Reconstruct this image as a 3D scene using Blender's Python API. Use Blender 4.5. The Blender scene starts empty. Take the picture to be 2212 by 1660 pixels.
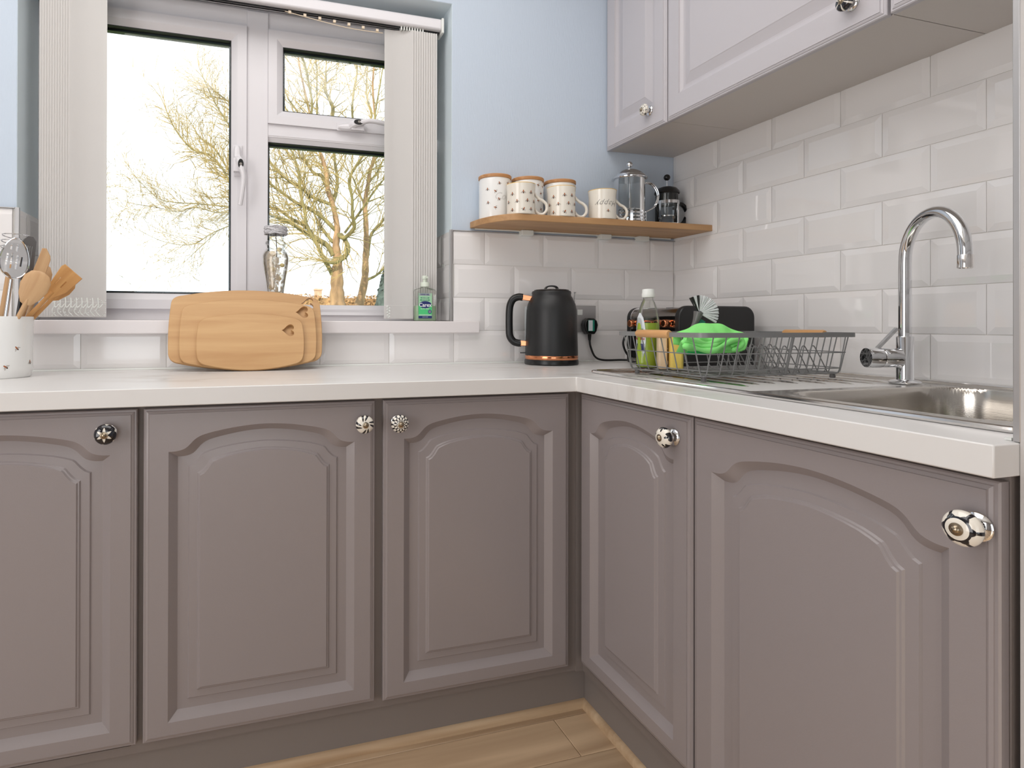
import bpy, bmesh, math, random
from mathutils import Vector, Matrix
R = math.radians
random.seed(7)
scene = bpy.context.scene
col = scene.collection

# ------------------------------------------------------------------ camera
cam_d = bpy.data.cameras.new('camera'); cam = bpy.data.objects.new('camera', cam_d); col.objects.link(cam)
yaw, pitch, roll = R(-16.8114), R(0.1611), R(0.1145)
Fw = Vector((math.sin(-yaw)*math.cos(pitch), math.cos(-yaw)*math.cos(pitch), math.sin(pitch)))
Rt0 = Vector((math.cos(-yaw), -math.sin(-yaw), 0)); Up0 = Rt0.cross(Fw)
Rt = Rt0*math.cos(roll)+Up0*math.sin(roll); Up = -Rt0*math.sin(roll)+Up0*math.cos(roll)
M = Matrix((Rt, Up, -Fw)).transposed().to_4x4(); M.translation = Vector((-1.39733, -1.70901, 0.91816))
cam.matrix_world = M
cam_d.sensor_width = 36; cam_d.sensor_fit = 'HORIZONTAL'
cam_d.lens = 1273.06/2212*36
cam_d.shift_x = (1106-929.95)/2212
cam_d.shift_y = -(830-697.36)/2212
cam_d.clip_start = .02; cam_d.clip_end = 300
scene.camera = cam

# ------------------------------------------------------------------ world, sun, room light, exposure
w = bpy.data.worlds.new('world'); scene.world = w; w.use_nodes = True
bg = w.node_tree.nodes['Background']
bg.inputs[0].default_value = (0.90, 0.95, 1.0, 1); bg.inputs[1].default_value = 2.5
sun_d = bpy.data.lights.new('sun', 'SUN'); sun_d.energy = 6.0; sun_d.angle = R(.6); sun_d.color = (1, .86, .66)
sun = bpy.data.objects.new('sun', sun_d); col.objects.link(sun)
sun.rotation_euler = Vector((.50, .80, -.48)).to_track_quat('-Z', 'Y').to_euler()
def area(name, loc, size, size_y, watts, colr, aim):
    d = bpy.data.lights.new(name, 'AREA'); d.shape = 'RECTANGLE'; d.size = size; d.size_y = size_y
    d.energy = watts; d.color = colr
    o = bpy.data.objects.new(name, d); col.objects.link(o); o.location = loc
    o.rotation_euler = (Vector(aim)-Vector(loc)).to_track_quat('-Z', 'Y').to_euler(); return o
area('ceiling_light', (-1.55, -.90, 2.27), 2.0, 1.3, 24, (1, .985, .975), (-1.55, -.90, 0))
area('left_fill_light', (-3.22, -1.75, 1.05), 1.7, 1.7, 40, (1, .985, .98), (-.2, -1.2, 1.2))  # area light added in front of the solid left wall; no window there
area('rear_fill_light', (-1.9, -3.95, .58), 1.4, .9, 3, (.98, .98, 1), (-1.0, 0, 1.0))  # weak low area light added at the rear of the room as fill
scene.view_settings.view_transform = 'Standard'; scene.view_settings.look = 'None'
scene.view_settings.exposure = -0.36; scene.view_settings.gamma = 1; scene.view_settings.use_curve_mapping = False
scene.cycles.use_denoising = True
scene.cycles.max_bounces = 10; scene.cycles.transparent_max_bounces = 16
scene.cycles.caustics_reflective = False; scene.cycles.caustics_refractive = False
scene.cycles.sample_clamp_indirect = 6

# ------------------------------------------------------------------ materials
def srgb(r, g, b):
    f = lambda c: (c/255/12.92 if c/255 <= .04045 else ((c/255+.055)/1.055)**2.4)
    return (f(r), f(g), f(b), 1)
def new(name):
    m = bpy.data.materials.new(name); m.use_nodes = True
    return m, m.node_tree.nodes, m.node_tree.links, m.node_tree.nodes['Principled BSDF']
def ramp(N, stops):
    r = N.new('ShaderNodeValToRGB'); e = r.color_ramp.elements
    e[0].position, e[0].color = stops[0]; e[1].position, e[1].color = stops[-1]
    for p, c in stops[1:-1]:
        x = e.new(p); x.color = c
    return r
def coords(N, L, scale=(1, 1, 1), rot=(0, 0, 0), kind='Object'):
    t = N.new('ShaderNodeTexCoord'); m = N.new('ShaderNodeMapping')
    L.new(t.outputs[kind], m.inputs[0]); m.inputs['Scale'].default_value = scale; m.inputs['Rotation'].default_value = rot
    return m
def plain(name, c, rough=.5, metal=0, bump=0, bscale=200, spec=.5, coat=0, var=0, stretch=(1, 1, 1)):
    m, N, L, P = new(name)
    P.inputs['Base Color'].default_value = c; P.inputs['Roughness'].default_value = rough
    P.inputs['Metallic'].default_value = metal; P.inputs['Specular IOR Level'].default_value = spec
    P.inputs['Coat Weight'].default_value = coat; P.inputs['Coat Roughness'].default_value = .05
    if bump or var:
        mp = coords(N, L, stretch); n = N.new('ShaderNodeTexNoise'); n.inputs['Scale'].default_value = bscale
        n.inputs['Detail'].default_value = 3; L.new(mp.outputs[0], n.inputs['Vector'])
        if bump:
            b = N.new('ShaderNodeBump'); b.inputs['Strength'].default_value = bump; b.inputs['Distance'].default_value = .001
            L.new(n.outputs['Fac'], b.inputs['Height']); L.new(b.outputs[0], P.inputs['Normal'])
        if var:
            r = ramp(N, [(.3, tuple(x*(1-var) for x in c[:3])+(1,)), (.7, tuple(min(1, x*(1+var)) for x in c[:3])+(1,))])
            L.new(n.outputs['Fac'], r.inputs[0]); L.new(r.outputs[0], P.inputs['Base Color'])
    return m
def wood(name, c1, c2, scale=1, along='x', rough=.5, knots=True, rnd=0.0):
    m, N, L, P = new(name); P.inputs['Roughness'].default_value = rough
    st = {'x': (3, 40, 40), 'y': (40, 3, 40), 'z': (40, 40, 3)}[along]
    mp = coords(N, L, tuple(s*scale for s in st))
    if rnd:
        oi = N.new('ShaderNodeObjectInfo'); ad = N.new('ShaderNodeVectorMath'); ad.operation = 'ADD'
        mu = N.new('ShaderNodeMath'); mu.operation = 'MULTIPLY'; mu.inputs[1].default_value = 37
        L.new(oi.outputs['Random'], mu.inputs[0]); L.new(mp.outputs[0], ad.inputs[0]); L.new(mu.outputs[0], ad.inputs[1]); src = ad
    else: src = mp
    n = N.new('ShaderNodeTexNoise'); n.inputs['Scale'].default_value = 1; n.inputs['Detail'].default_value = 5; n.inputs['Distortion'].default_value = .6
    L.new(src.outputs[0], n.inputs['Vector'])
    r = ramp(N, [(.25, c2), (.5, tuple((a+b)/2 for a, b in zip(c1, c2))), (.72, c1)]); L.new(n.outputs['Fac'], r.inputs[0])
    out = r.outputs[0]
    if rnd:
        mx = N.new('ShaderNodeHueSaturation'); mr = N.new('ShaderNodeMapRange'); mr.inputs[3].default_value = 1-rnd; mr.inputs[4].default_value = 1+rnd
        L.new(oi.outputs['Random'], mr.inputs[0]); L.new(mr.outputs[0], mx.inputs['Value']); L.new(out, mx.inputs['Color']); out = mx.outputs[0]
    L.new(out, P.inputs['Base Color'])
    b = N.new('ShaderNodeBump'); b.inputs['Strength'].default_value = .12; b.inputs['Distance'].default_value = .001
    L.new(n.outputs['Fac'], b.inputs['Height']); L.new(b.outputs[0], P.inputs['Normal'])
    return m
def glass(name, tint=(1, 1, 1, 1), refl=1.0, rough=0.0):
    m, N, L, P = new(name); N.remove(P); out = N['Material Output']
    t = N.new('ShaderNodeBsdfTransparent'); t.inputs[0].default_value = tint
    g = N.new('ShaderNodeBsdfGlossy'); g.inputs['Roughness'].default_value = rough
    f = N.new('ShaderNodeFresnel'); f.inputs[0].default_value = 1.45
    mu = N.new('ShaderNodeMath'); mu.operation = 'MULTIPLY'; mu.inputs[1].default_value = refl; L.new(f.outputs[0], mu.inputs[0])
    mx = N.new('ShaderNodeMixShader'); L.new(mu.outputs[0], mx.inputs[0]); L.new(t.outputs[0], mx.inputs[1]); L.new(g.outputs[0], mx.inputs[2])
    L.new(mx.outputs[0], out.inputs['Surface']); return m
def liquid(name, c, mixf=.45):
    m, N, L, P = new(name); out = N['Material Output']
    P.inputs['Base Color'].default_value = c; P.inputs['Roughness'].default_value = .25
    t = N.new('ShaderNodeBsdfTransparent'); t.inputs[0].default_value = tuple(min(1, x*1.3+.05) for x in c[:3])+(1,)
    mx = N.new('ShaderNodeMixShader'); mx.inputs[0].default_value = 1-mixf
    L.new(t.outputs[0], mx.inputs[1]); L.new(P.outputs[0], mx.inputs[2]); L.new(mx.outputs[0], out.inputs['Surface']); return m

m_blue = plain('blue_wallpaper', srgb(198, 210, 224), .75, bump=.55, bscale=90, stretch=(3, 3, .45))
m_bluereveal = plain('blue_reveal_paint', srgb(222, 234, 240), .45, bump=.1, bscale=60)
m_white_ceiling = plain('ceiling_paint', srgb(235, 232, 226), .8)
m_rearwall = plain('rear_wall_paint', srgb(206, 206, 208), .8)
m_tile = plain('glazed_white_tile', srgb(240, 237, 236), .045, bump=.03, bscale=20, coat=.5)
m_grout = plain('pale_grout', srgb(234, 231, 226), .8)
m_chrome_trim = plain('satin_metal_trim', srgb(186, 184, 184), .38, .75)
m_upvc = plain('white_upvc', srgb(226, 223, 226), .28)
m_gasket = plain('black_gasket', srgb(22, 22, 26), .5)
m_spacer = plain('dark_glazing_spacer', srgb(70, 84, 90), .4, .4)
m_glass = glass('window_glass', (.985, .99, .985, 1), 1.0)
m_paint = plain('grey_cabinet_paint', srgb(147, 139, 139), .26, bump=.10, bscale=500)
m_paint_up = plain('light_grey_wall_unit_paint', srgb(192, 188, 192), .3, bump=.10, bscale=500)
m_paint_in = plain('cabinet_carcass', srgb(128, 119, 115), .5)
m_under = plain('cabinet_underside_board', srgb(205, 198, 192), .4)
m_plinth = plain('plinth_board', srgb(132, 124, 120), .5)
m_sill = plain('white_sill_board', srgb(232, 226, 226), .25)
m_steel = plain('brushed_stainless', srgb(200, 195, 188), .17, 1, bump=.06, bscale=900, stretch=(1, .04, 1))
m_steel_lip = plain('bright_steel_lip', srgb(225, 222, 220), .12, 1)
m_chrome = plain('polished_chrome', srgb(225, 226, 228), .04, 1)
m_black = plain('matte_black_metal', srgb(26, 26, 27), .42, 0, spec=.5)
m_blackplastic = plain('black_plastic', srgb(18, 18, 19), .3)
m_copper = plain('polished_copper', srgb(226, 150, 108), .14, 1)
m_cord = plain('black_rubber_cord', srgb(14, 14, 15), .5)
m_white_cer = plain('white_ceramic', srgb(238, 238, 236), .14, coat=.4)
m_cream_cer = plain('cream_ceramic', srgb(238, 232, 220), .16, coat=.4)
m_yellowrim = plain('yellow_glazed_rim', srgb(226, 184, 92), .25)
m_bee_o = plain('bee_orange', srgb(205, 110, 40), .5); m_bee_b = plain('bee_black', srgb(40, 32, 26), .5)
m_bee_w = plain('bee_wing_grey', srgb(176, 170, 164), .5); m_ink = plain('grey_script_ink', srgb(105, 104, 104), .5)
m_ink2 = plain('faint_script_ink', srgb(212, 211, 209), .5)
m_rackwire = plain('grey_coated_wire', srgb(132, 132, 132), .4, .1)
m_white_pl = plain('white_plastic', srgb(228, 230, 226), .35)
m_bamboo = wood('bamboo', srgb(212, 172, 122), srgb(186, 140, 90), .8, 'x', .45)
m_oak = wood('oak_shelf', srgb(204, 162, 116), srgb(162, 120, 78), .7, 'x', .5)
m_spoonwood = wood('spoon_wood', srgb(216, 180, 136), srgb(188, 146, 104), 1.2, 'z', .55)
m_spatwood = wood('scorched_wood', srgb(220, 170, 108), srgb(184, 128, 70), 1.2, 'z', .55)
m_lidwood = wood('lid_wood', srgb(206, 158, 110), srgb(172, 118, 72), 2, 'x', .5)
m_handlewood = wood('handle_wood', srgb(224, 176, 122), srgb(196, 142, 88), 2, 'y', .45)
m_floor = wood('floor_oak', srgb(206, 178, 146), srgb(154, 126, 98), .45, 'x', .42, rnd=.14)
m_bead = wood('oak_beading', srgb(206, 180, 148), srgb(172, 142, 110), 1, 'x', .5)
m_cloth = plain('green_microfibre', srgb(150, 242, 138), .95, bump=.9, bscale=700, spec=.1)
m_sponge = plain('yellow_sponge', srgb(246, 214, 112), .9, bump=1, bscale=500); m_sponge2 = plain('cream_sponge', srgb(232, 204, 172), .9, bump=1, bscale=500)
m_bristle_w = plain('white_bristle', srgb(224, 226, 228), .6); m_bristle_b = plain('black_bristle', srgb(20, 20, 22), .5)
m_greyplastic = plain('grey_plastic', srgb(104, 102, 102), .3)
m_teal = plain('teal_plastic', srgb(40, 138, 116), .4)
m_thinglass = glass('thin_clear_glass', (.93, .95, .95, 1), 1.3)
m_bottleglass = glass('clear_bottle_plastic', (.975, .98, .965, 1), .8, .05)
m_soap = liquid('green_washing_up_liquid', srgb(208, 236, 78), .12)
m_gel = liquid('pale_green_gel', srgb(206, 236, 200), .2)
m_mercury = plain('speckled_silver_glass', srgb(226, 218, 206), .2, .35, bump=1, bscale=120, var=.2)
m_label_w = plain('white_label', srgb(222, 228, 232), .5); m_label_g = plain('green_label', srgb(84, 206, 130), .45)
m_label_pg = plain('pale_green_label', srgb(166, 214, 176), .45); m_navy = plain('navy_print', srgb(38, 50, 112), .45)
m_label_mid = plain('mid_green_print', srgb(86, 160, 116), .5); m_print_w = plain('white_print', srgb(240, 242, 244), .5)
m_label_grey = plain('grey_label', srgb(168, 172, 180), .5); m_red = plain('red_print', srgb(196, 60, 52), .5)
m_kn_w = plain('knob_white_glaze', srgb(236, 230, 218), .1, coat=.6); m_kn_b = plain('knob_navy_glaze', srgb(16, 17, 26), .1, coat=.6)
m_kn_m = plain('knob_aged_metal', srgb(160, 146, 126), .25, 1)
m_bud = plain('dried_cream_bud', srgb(232, 216, 158), .7, var=.2, bscale=60); m_twigb = plain('brown_twig', srgb(72, 52, 44), .8)
m_rope = plain('grey_twine', srgb(205, 203, 206), .9, bump=1, bscale=160, var=.35, stretch=(1, 1, 3))
m_bark = plain('lichened_bark', srgb(136, 126, 84), .9, bump=1, bscale=9, var=.35, stretch=(1, 1, .35))
m_barklow = plain('peeling_bark', srgb(160, 130, 100), .9, bump=1, bscale=8, var=.4, stretch=(1, 1, .3))
m_twig = plain('sunlit_twigs', srgb(164, 146, 98), .9)
m_hedge = plain('beech_hedge', srgb(176, 140, 100), .95, bump=1, bscale=6, var=.4); m_conifer = plain('blue_green_conifer', srgb(82, 96, 94), .95, bump=1, bscale=8, var=.4)
m_brick = plain('brick', srgb(196, 164, 140), .9, var=.15, bscale=8); m_render = plain('pale_render', srgb(236, 232, 226), .9); m_roof = plain('pale_roof_tile', srgb(214, 200, 190), .9)
m_grass = plain('lawn', srgb(120, 140, 80), .95, var=.3, bscale=2)
m_clear = glass('clear_chain_plastic', (.96, .94, .9, 1), 1.2, .1)

def mk_marble():
    m, N, L, P = new('white_marble_laminate'); P.inputs['Roughness'].default_value = .3
    mp = coords(N, L, (1, 1, 1), (0, 0, R(18)))
    st = N.new('ShaderNodeMapping'); st.inputs['Scale'].default_value = (2.2, 7, 2.5); L.new(mp.outputs[0], st.inputs[0])
    n = N.new('ShaderNodeTexNoise'); n.inputs['Scale'].default_value = 1.1; n.inputs['Detail'].default_value = 6; n.inputs['Distortion'].default_value = 1.3
    L.new(st.outputs[0], n.inputs['Vector'])
    base = srgb(224, 222, 220)
    r = ramp(N, [(.0, base), (.43, base), (.485, srgb(204, 199, 194)), (.54, base), (1., base)])
    L.new(n.outputs['Fac'], r.inputs[0])
    n2 = N.new('ShaderNodeTexNoise'); n2.inputs['Scale'].default_value = 3; L.new(mp.outputs[0], n2.inputs['Vector'])
    mx = N.new('ShaderNodeMix'); mx.data_type = 'RGBA'; mr = N.new('ShaderNodeMapRange')
    mr.inputs[1].default_value = .45; mr.inputs[2].default_value = .65; L.new(n2.outputs['Fac'], mr.inputs[0])
    L.new(mr.outputs[0], mx.inputs['Factor']); mx.inputs['A'].default_value = base; L.new(r.outputs[0], mx.inputs['B'])
    L.new(mx.outputs['Result'], P.inputs['Base Color']); return m
m_marble = mk_marble()
def mk_blind():
    m, N, L, P = new('blind_fabric'); out = N['Material Output']
    P.inputs['Base Color'].default_value = srgb(238, 236, 234); P.inputs['Roughness'].default_value = .85
    t = N.new('ShaderNodeBsdfTranslucent'); t.inputs[0].default_value = srgb(238, 235, 232)
    mx = N.new('ShaderNodeMixShader'); mx.inputs[0].default_value = .4
    L.new(P.outputs[0], mx.inputs[1]); L.new(t.outputs[0], mx.inputs[2]); L.new(mx.outputs[0], out.inputs['Surface']); return m
m_blind = mk_blind()
def mk_mercury():
    m, N, L, P = new('silvered_glass'); out = N['Material Output']; P.inputs['Base Color'].default_value = srgb(232, 222, 208); P.inputs['Roughness'].default_value = .15; P.inputs['Metallic'].default_value = .3
    t = N.new('ShaderNodeBsdfTransparent'); mp = coords(N, L); n = N.new('ShaderNodeTexNoise'); n.inputs['Scale'].default_value = 110; n.inputs['Detail'].default_value = 2; L.new(mp.outputs[0], n.inputs['Vector'])
    r = ramp(N, [(.40, (.45, .45, .45, 1)), (.55, (1, 1, 1, 1))]); L.new(n.outputs['Fac'], r.inputs[0])
    tr = N.new('ShaderNodeBsdfTranslucent'); tr.inputs[0].default_value = srgb(226, 208, 184); m1 = N.new('ShaderNodeMixShader'); m1.inputs[0].default_value = .5
    L.new(P.outputs[0], m1.inputs[1]); L.new(tr.outputs[0], m1.inputs[2])
    mx = N.new('ShaderNodeMixShader'); L.new(r.outputs[0], mx.inputs[0]); L.new(t.outputs[0], mx.inputs[1]); L.new(m1.outputs[0], mx.inputs[2]); L.new(mx.outputs[0], out.inputs['Surface']); return m
m_mercury = mk_mercury()

# ------------------------------------------------------------------ building helpers
def link(o, parent=None):
    col.objects.link(o)
    if parent is not None: o.parent = parent
    return o
class B:
    """collects shapes, builds them as one mesh object"""
    def __init__(s): s.v = []; s.f = []; s.m = []
    def add(s, vs, fs, mi=0, M=None):
        k = len(s.v)
        s.v += [tuple(M @ Vector(p)) if M is not None else tuple(p) for p in vs]
        s.f += [tuple(i+k for i in f) for f in fs]; s.m += (mi if isinstance(mi, list) else [mi]*len(fs)); return s
    def box(s, lo, hi, mi=0, M=None):
        x0, y0, z0 = lo; x1, y1, z1 = hi
        return s.add([(x0, y0, z0), (x1, y0, z0), (x1, y1, z0), (x0, y1, z0), (x0, y0, z1), (x1, y0, z1), (x1, y1, z1), (x0, y1, z1)],
                     [(0, 3, 2, 1), (4, 5, 6, 7), (0, 1, 5, 4), (1, 2, 6, 5), (2, 3, 7, 6), (3, 0, 4, 7)], mi, M)
    def lathe(s, prof, n=32, mi=0, M=None, matf=None, capb=True, capt=True):
        vs = []; fs = []; ms = []
        for r, z in prof:
            for k in range(n):
                a = 2*math.pi*k/n; vs.append((r*math.cos(a), r*math.sin(a), z))
        for j in range(len(prof)-1):
            for k in range(n):
                fs.append((j*n+k, j*n+(k+1) % n, (j+1)*n+(k+1) % n, (j+1)*n+k))
                ms.append(matf(2*math.pi*(k+.5)/n, (j+.5)/(len(prof)-1), j) if matf else mi)
        if capb: fs.append(tuple(range(n))[::-1]); ms.append(ms[0])
        if capt: fs.append(tuple((len(prof)-1)*n+k for k in range(n))); ms.append(ms[-2] if capb else ms[-1])
        return s.add(vs, fs, ms, M)
    def tube(s, pts, r, n=8, mi=0, closed=False, sec=None, up=None, M=None):
        pts = [Vector(p) for p in pts]; N_ = len(pts)
        rs = r if isinstance(r, (list, tuple)) else [r]*N_
        ts = []
        for i in range(N_):
            a = pts[(i-1) % N_] if (closed or i > 0) else pts[i]; b = pts[(i+1) % N_] if (closed or i < N_-1) else pts[i]
            d = (b-a); ts.append(d.normalized() if d.length > 1e-9 else Vector((0, 0, 1)))
        u = Vector(up) if up is not None else (Vector((0, 0, 1)) if abs(ts[0].z) < .9 else Vector((1, 0, 0)))
        vs = []
        for i in range(N_):
            t = ts[i]
            if up is not None: u = Vector(up)
            u = (u-t*u.dot(t)); u = u.normalized() if u.length > 1e-6 else t.orthogonal().normalized()
            w_ = t.cross(u)
            if sec: ring = [(a*rs[i], b*rs[i]) for a, b in sec]
            else: ring = [(math.cos(2*math.pi*k/n)*rs[i], math.sin(2*math.pi*k/n)*rs[i]) for k in range(n)]
            vs += [pts[i]+w_*a+u*b for a, b in ring]
        n = len(sec) if sec else n; fs = []
        for i in range(N_ if closed else N_-1):
            j = (i+1) % N_
            for k in range(n): fs.append((i*n+k, i*n+(k+1) % n, j*n+(k+1) % n, j*n+k))
        if not closed:
            fs.append(tuple(range(n))[::-1]); fs.append(tuple((N_-1)*n+k for k in range(n)))
        return s.add(vs, fs, mi, M)
    def prism(s, poly, z0, z1, mi=0, M=None):
        n = len(poly); vs = [(x, y, z0) for x, y in poly]+[(x, y, z1) for x, y in poly]
        fs = [tuple(range(n))[::-1], tuple(range(n, 2*n))]+[(i, (i+1) % n, n+(i+1) % n, n+i) for i in range(n)]
        return s.add(vs, fs, mi, M)
    def ball(s, c, r, mi=0, n=12, sc=(1, 1, 1), M=None):
        prof = [(max(1e-4, r*math.sin(math.pi*i/n)), -r*math.cos(math.pi*i/n)) for i in range(n+1)]
        T = Matrix.Translation(c) @ Matrix.Diagonal((*sc, 1))
        return s.lathe(prof, n*2, mi, (M @ T) if M is not None else T)
    def mesh(s, name, mats, ang=35):
        me = bpy.data.meshes.new(name); me.from_pydata(s.v, [], s.f)
        for m in (mats if isinstance(mats, (list, tuple)) else [mats]): me.materials.append(m)
        me.polygons.foreach_set('material_index', s.m)
        bm = bmesh.new(); bm.from_mesh(me); bmesh.ops.recalc_face_normals(bm, faces=bm.faces); bm.to_mesh(me); bm.free()
        if ang:
            me.polygons.foreach_set('use_smooth', [True]*len(me.polygons)); me.set_sharp_from_angle(angle=R(ang))
        me.update(); return me
    def build(s, name, mats, parent=None, ang=35, bevel=0, seg=2, world=False):
        o = bpy.data.objects.new(name, s.mesh(name, mats, ang)); link(o, parent)
        if world and parent is not None: o.location = -Vector(parent.location)
        if bevel:
            b = o.modifiers.new('bevel', 'BEVEL'); b.width = bevel; b.segments = seg; b.limit_method = 'ANGLE'; b.angle_limit = R(40)
        return o
def tag(o, label=None, cat=None, group=None, kind=None):
    if label: o['label'] = label
    if cat: o['category'] = cat
    if group: o['group'] = group
    if kind: o['kind'] = kind
    return o
def thing(name, label, cat, loc=(0, 0, 0), rz=0, group=None):
    o = bpy.data.objects.new(name, None); o.empty_display_size = .05; col.objects.link(o)
    o.location = loc; o.rotation_euler = (0, 0, rz); return tag(o, label, cat, group)
def copy_tree(o, parent=None):
    c = o.copy(); col.objects.link(c)
    if parent is not None: c.parent = parent
    for ch in list(o.children): copy_tree(ch, c)
    return c
def lerp(a, b, t): return a+(b-a)*t
def smooth(pts, sub=6):
    """Catmull-Rom through the points"""
    P = [Vector(p) for p in pts]; out = []
    for i in range(len(P)-1):
        a = P[max(i-1, 0)]; b = P[i]; c = P[i+1]; d = P[min(i+2, len(P)-1)]
        for k in range(sub):
            t = k/sub
            out.append(.5*((2*b)+(c-a)*t+(2*a-5*b+4*c-d)*t*t+(3*b-a-3*c+d)*t**3))
    out.append(P[-1]); return out
def text_mesh(txt, size, shear=0.0, spacing=1.0, bold=0.0):
    cu = bpy.data.curves.new('text', 'FONT'); cu.body = txt; cu.size = size; cu.shear = shear; cu.align_x = 'CENTER'; cu.align_y = 'CENTER'
    cu.space_character = spacing; cu.offset = bold; cu.resolution_u = 3
    o = bpy.data.objects.new('text', cu); col.objects.link(o); bpy.context.view_layer.update()
    me = bpy.data.meshes.new_from_object(o.evaluated_get(bpy.context.evaluated_depsgraph_get()))
    vs = [tuple(v.co) for v in me.vertices]; fs = [tuple(p.vertices) for p in me.polygons]
    bpy.data.objects.remove(o); bpy.data.curves.remove(cu); bpy.data.meshes.remove(me); return vs, fs

# ================================================================== ROOM SHELL
ZF, RH, HT = .8993, .1018, .101        # a tile joint line, row height, half tile pitch
WT, WB = .7977, .7636                   # worktop top and underside
XL, XR, OB, OT = -1.963, -.8133, .905, 1.902   # window opening
TRIMZ = ZF+3*RH
RX0, RX1, RY0, CH = -3.3, 0, -4.0, 2.3

fl = B().box((RX0-.1, RY0-.1, -.12), (.1, .1, -.012)).build('floor', m_plinth); tag(fl, kind='structure')
cache = {}
def plank(x0, x1, y0, y1):
    k = (round(x1-x0, 3), round(y1-y0, 3))
    if k not in cache:
        a, b = k[0]/2-.0006, k[1]/2-.0006; e = .0012
        bb = B(); vs = [(-a, -b, -.012), (a, -b, -.012), (a, b, -.012), (-a, b, -.012), (-a, -b, -e), (a, -b, -e), (a, b, -e), (-a, b, -e),
                        (-a+e, -b+e, 0), (a-e, -b+e, 0), (a-e, b-e, 0), (-a+e, b-e, 0)]
        bb.add(vs, [(0, 1, 5, 4), (1, 2, 6, 5), (2, 3, 7, 6), (3, 0, 4, 7), (4, 5, 9, 8), (5, 6, 10, 9), (6, 7, 11, 10), (7, 4, 8, 11), (8, 9, 10, 11), (3, 2, 1, 0)])
        cache[k] = bb.mesh('plank', m_floor, 0)
    o = bpy.data.objects.new('plank', cache[k]); link(o, fl); o.location = ((x0+x1)/2, (y0+y1)/2, 0)
pw = .121; rng = random.Random(3); j = 0; y = -.479
while y > RY0:
    y0 = max(y-pw, RY0); xs = -.725-[0, .55, .25, .8][j % 4]
    edges = [0.0]
    x = xs if xs < -.3 else -.5
    while x > RX0: edges.append(x); x -= 1.15
    edges.append(RX0)
    for a, b in zip(edges[1:], edges[:-1]):
        if b-a > .02: plank(a, b, y0, y)
    y = y0; j += 1
plank(-3.3, -1.9, -.479, -.40); plank(-1.9, -.6, -.479, -.40)
tag(B().box((RX0-.1, RY0-.1, CH), (.12, .32, CH+.1)).build('ceiling', m_white_ceiling), kind='structure')

b = B()
b.box((RX0, 0, 0), (XL, .30, CH)).box((XR, 0, 0), (.1, .30, CH)).box((XL, 0, 0), (XR, .30, OB)).box((XL, 0, OT), (XR, .30, CH))
wall_back = b.build('wall_back', m_blue); tag(wall_back, kind='structure')
# smooth painted linings of the window opening
B().box((XR-.001, .001, TRIMZ), (XR+.004, .16, OT)).box((XL-.004, .001, TRIMZ), (XL+.001, .16, OT)).box((XL, .001, OT-.001), (XR, .16, OT+.004)).build('reveal_lining', m_bluereveal, wall_back)
wall_right = B().box((0, RY0, 0), (.1, .0, CH)).build('wall_right', m_blue); tag(wall_right, kind='structure')
tag(B().box((RX0-.1, RY0, 0), (RX0, .30, CH)).build('wall_left', m_rearwall), kind='structure')
b = B().box((RX0-.1, RY0-.1, 0), (-2.7, RY0, CH)).box((-1.1, RY0-.1, 0), (.1, RY0, CH)).box((-2.7, RY0-.1, 2.1), (-1.1, RY0, CH))
tag(b.build('wall_rear', m_rearwall), kind='structure')
wall_near = B().box((-.645, -1.43, 0), (0, -1.306, CH)).build('wall_near', plain('pale_grey_wall_paint', srgb(196, 192, 190), .5)); tag(wall_near, kind='structure')
d1 = B().box((-2.7, RY0-.08, 0), (-2.62, RY0-.02, 2.1)).box((-1.18, RY0-.08, 0), (-1.1, RY0-.02, 2.1)).box((-2.62, RY0-.08, 2.02), (-1.18, RY0-.02, 2.1)).box((-2.62, RY0-.08, 0), (-1.18, RY0-.02, .1)).box((-1.94, RY0-.08, .1), (-1.86, RY0-.02, 2.02)).build('door_1', m_upvc); tag(d1, kind='structure')  # unseen glazed door, added to frame the rear area light
B().box((-2.62, RY0-.06, .1), (-1.94, RY0-.055, 2.02)).build('pane', m_glass, d1); B().box((-1.86, RY0-.06, .1), (-1.18, RY0-.055, 2.02)).build('pane', m_glass, d1)

# ---------------------------------------------------------------- metro tiles, one object each
tcache = {}
def tile(parent, u0, u1, z0, z1, origin, rz, cut):
    """u runs along the wall's local x; cut = (left, right, bottom, top) sides sawn off, without bevel"""
    wd, ht = u1-u0, z1-z0
    if wd < .012 or ht < .012: return
    k = (round(wd, 3), round(ht, 3), cut)
    if k not in tcache:
        g = .0008; x0, x1, a, c = -wd/2+g, wd/2-g, -ht/2+g, ht/2-g; bv = .0145; th, fc = -.0042, -.0068
        il, ir, ib, it = [0.0004 if q else bv for q in cut]
        vs = [(x0, 0, a), (x1, 0, a), (x1, 0, c), (x0, 0, c), (x0, th, a), (x1, th, a), (x1, th, c), (x0, th, c),
              (x0+il, fc, a+ib), (x1-ir, fc, a+ib), (x1-ir, fc, c-it), (x0+il, fc, c-it)]
        fs = [(0, 1, 5, 4), (1, 2, 6, 5), (2, 3, 7, 6), (3, 0, 4, 7), (4, 5, 9, 8), (5, 6, 10, 9), (6, 7, 11, 10), (7, 4, 8, 11), (8, 9, 10, 11)]
        tcache[k] = B().add(vs, fs).mesh('tile', m_tile, 0)
    o = bpy.data.objects.new('tile', tcache[k]); link(o, parent)
    uc = (u0+u1)/2; o.location = (origin[0]+uc*math.cos(rz), origin[1]+uc*math.sin(rz), (z0+z1)/2)
    rr = random.Random(int(uc*5000)+int(z0*900))
    o.rotation_euler = (rr.uniform(-.003, .003), 0, rz+rr.uniform(-.003, .003))
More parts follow.
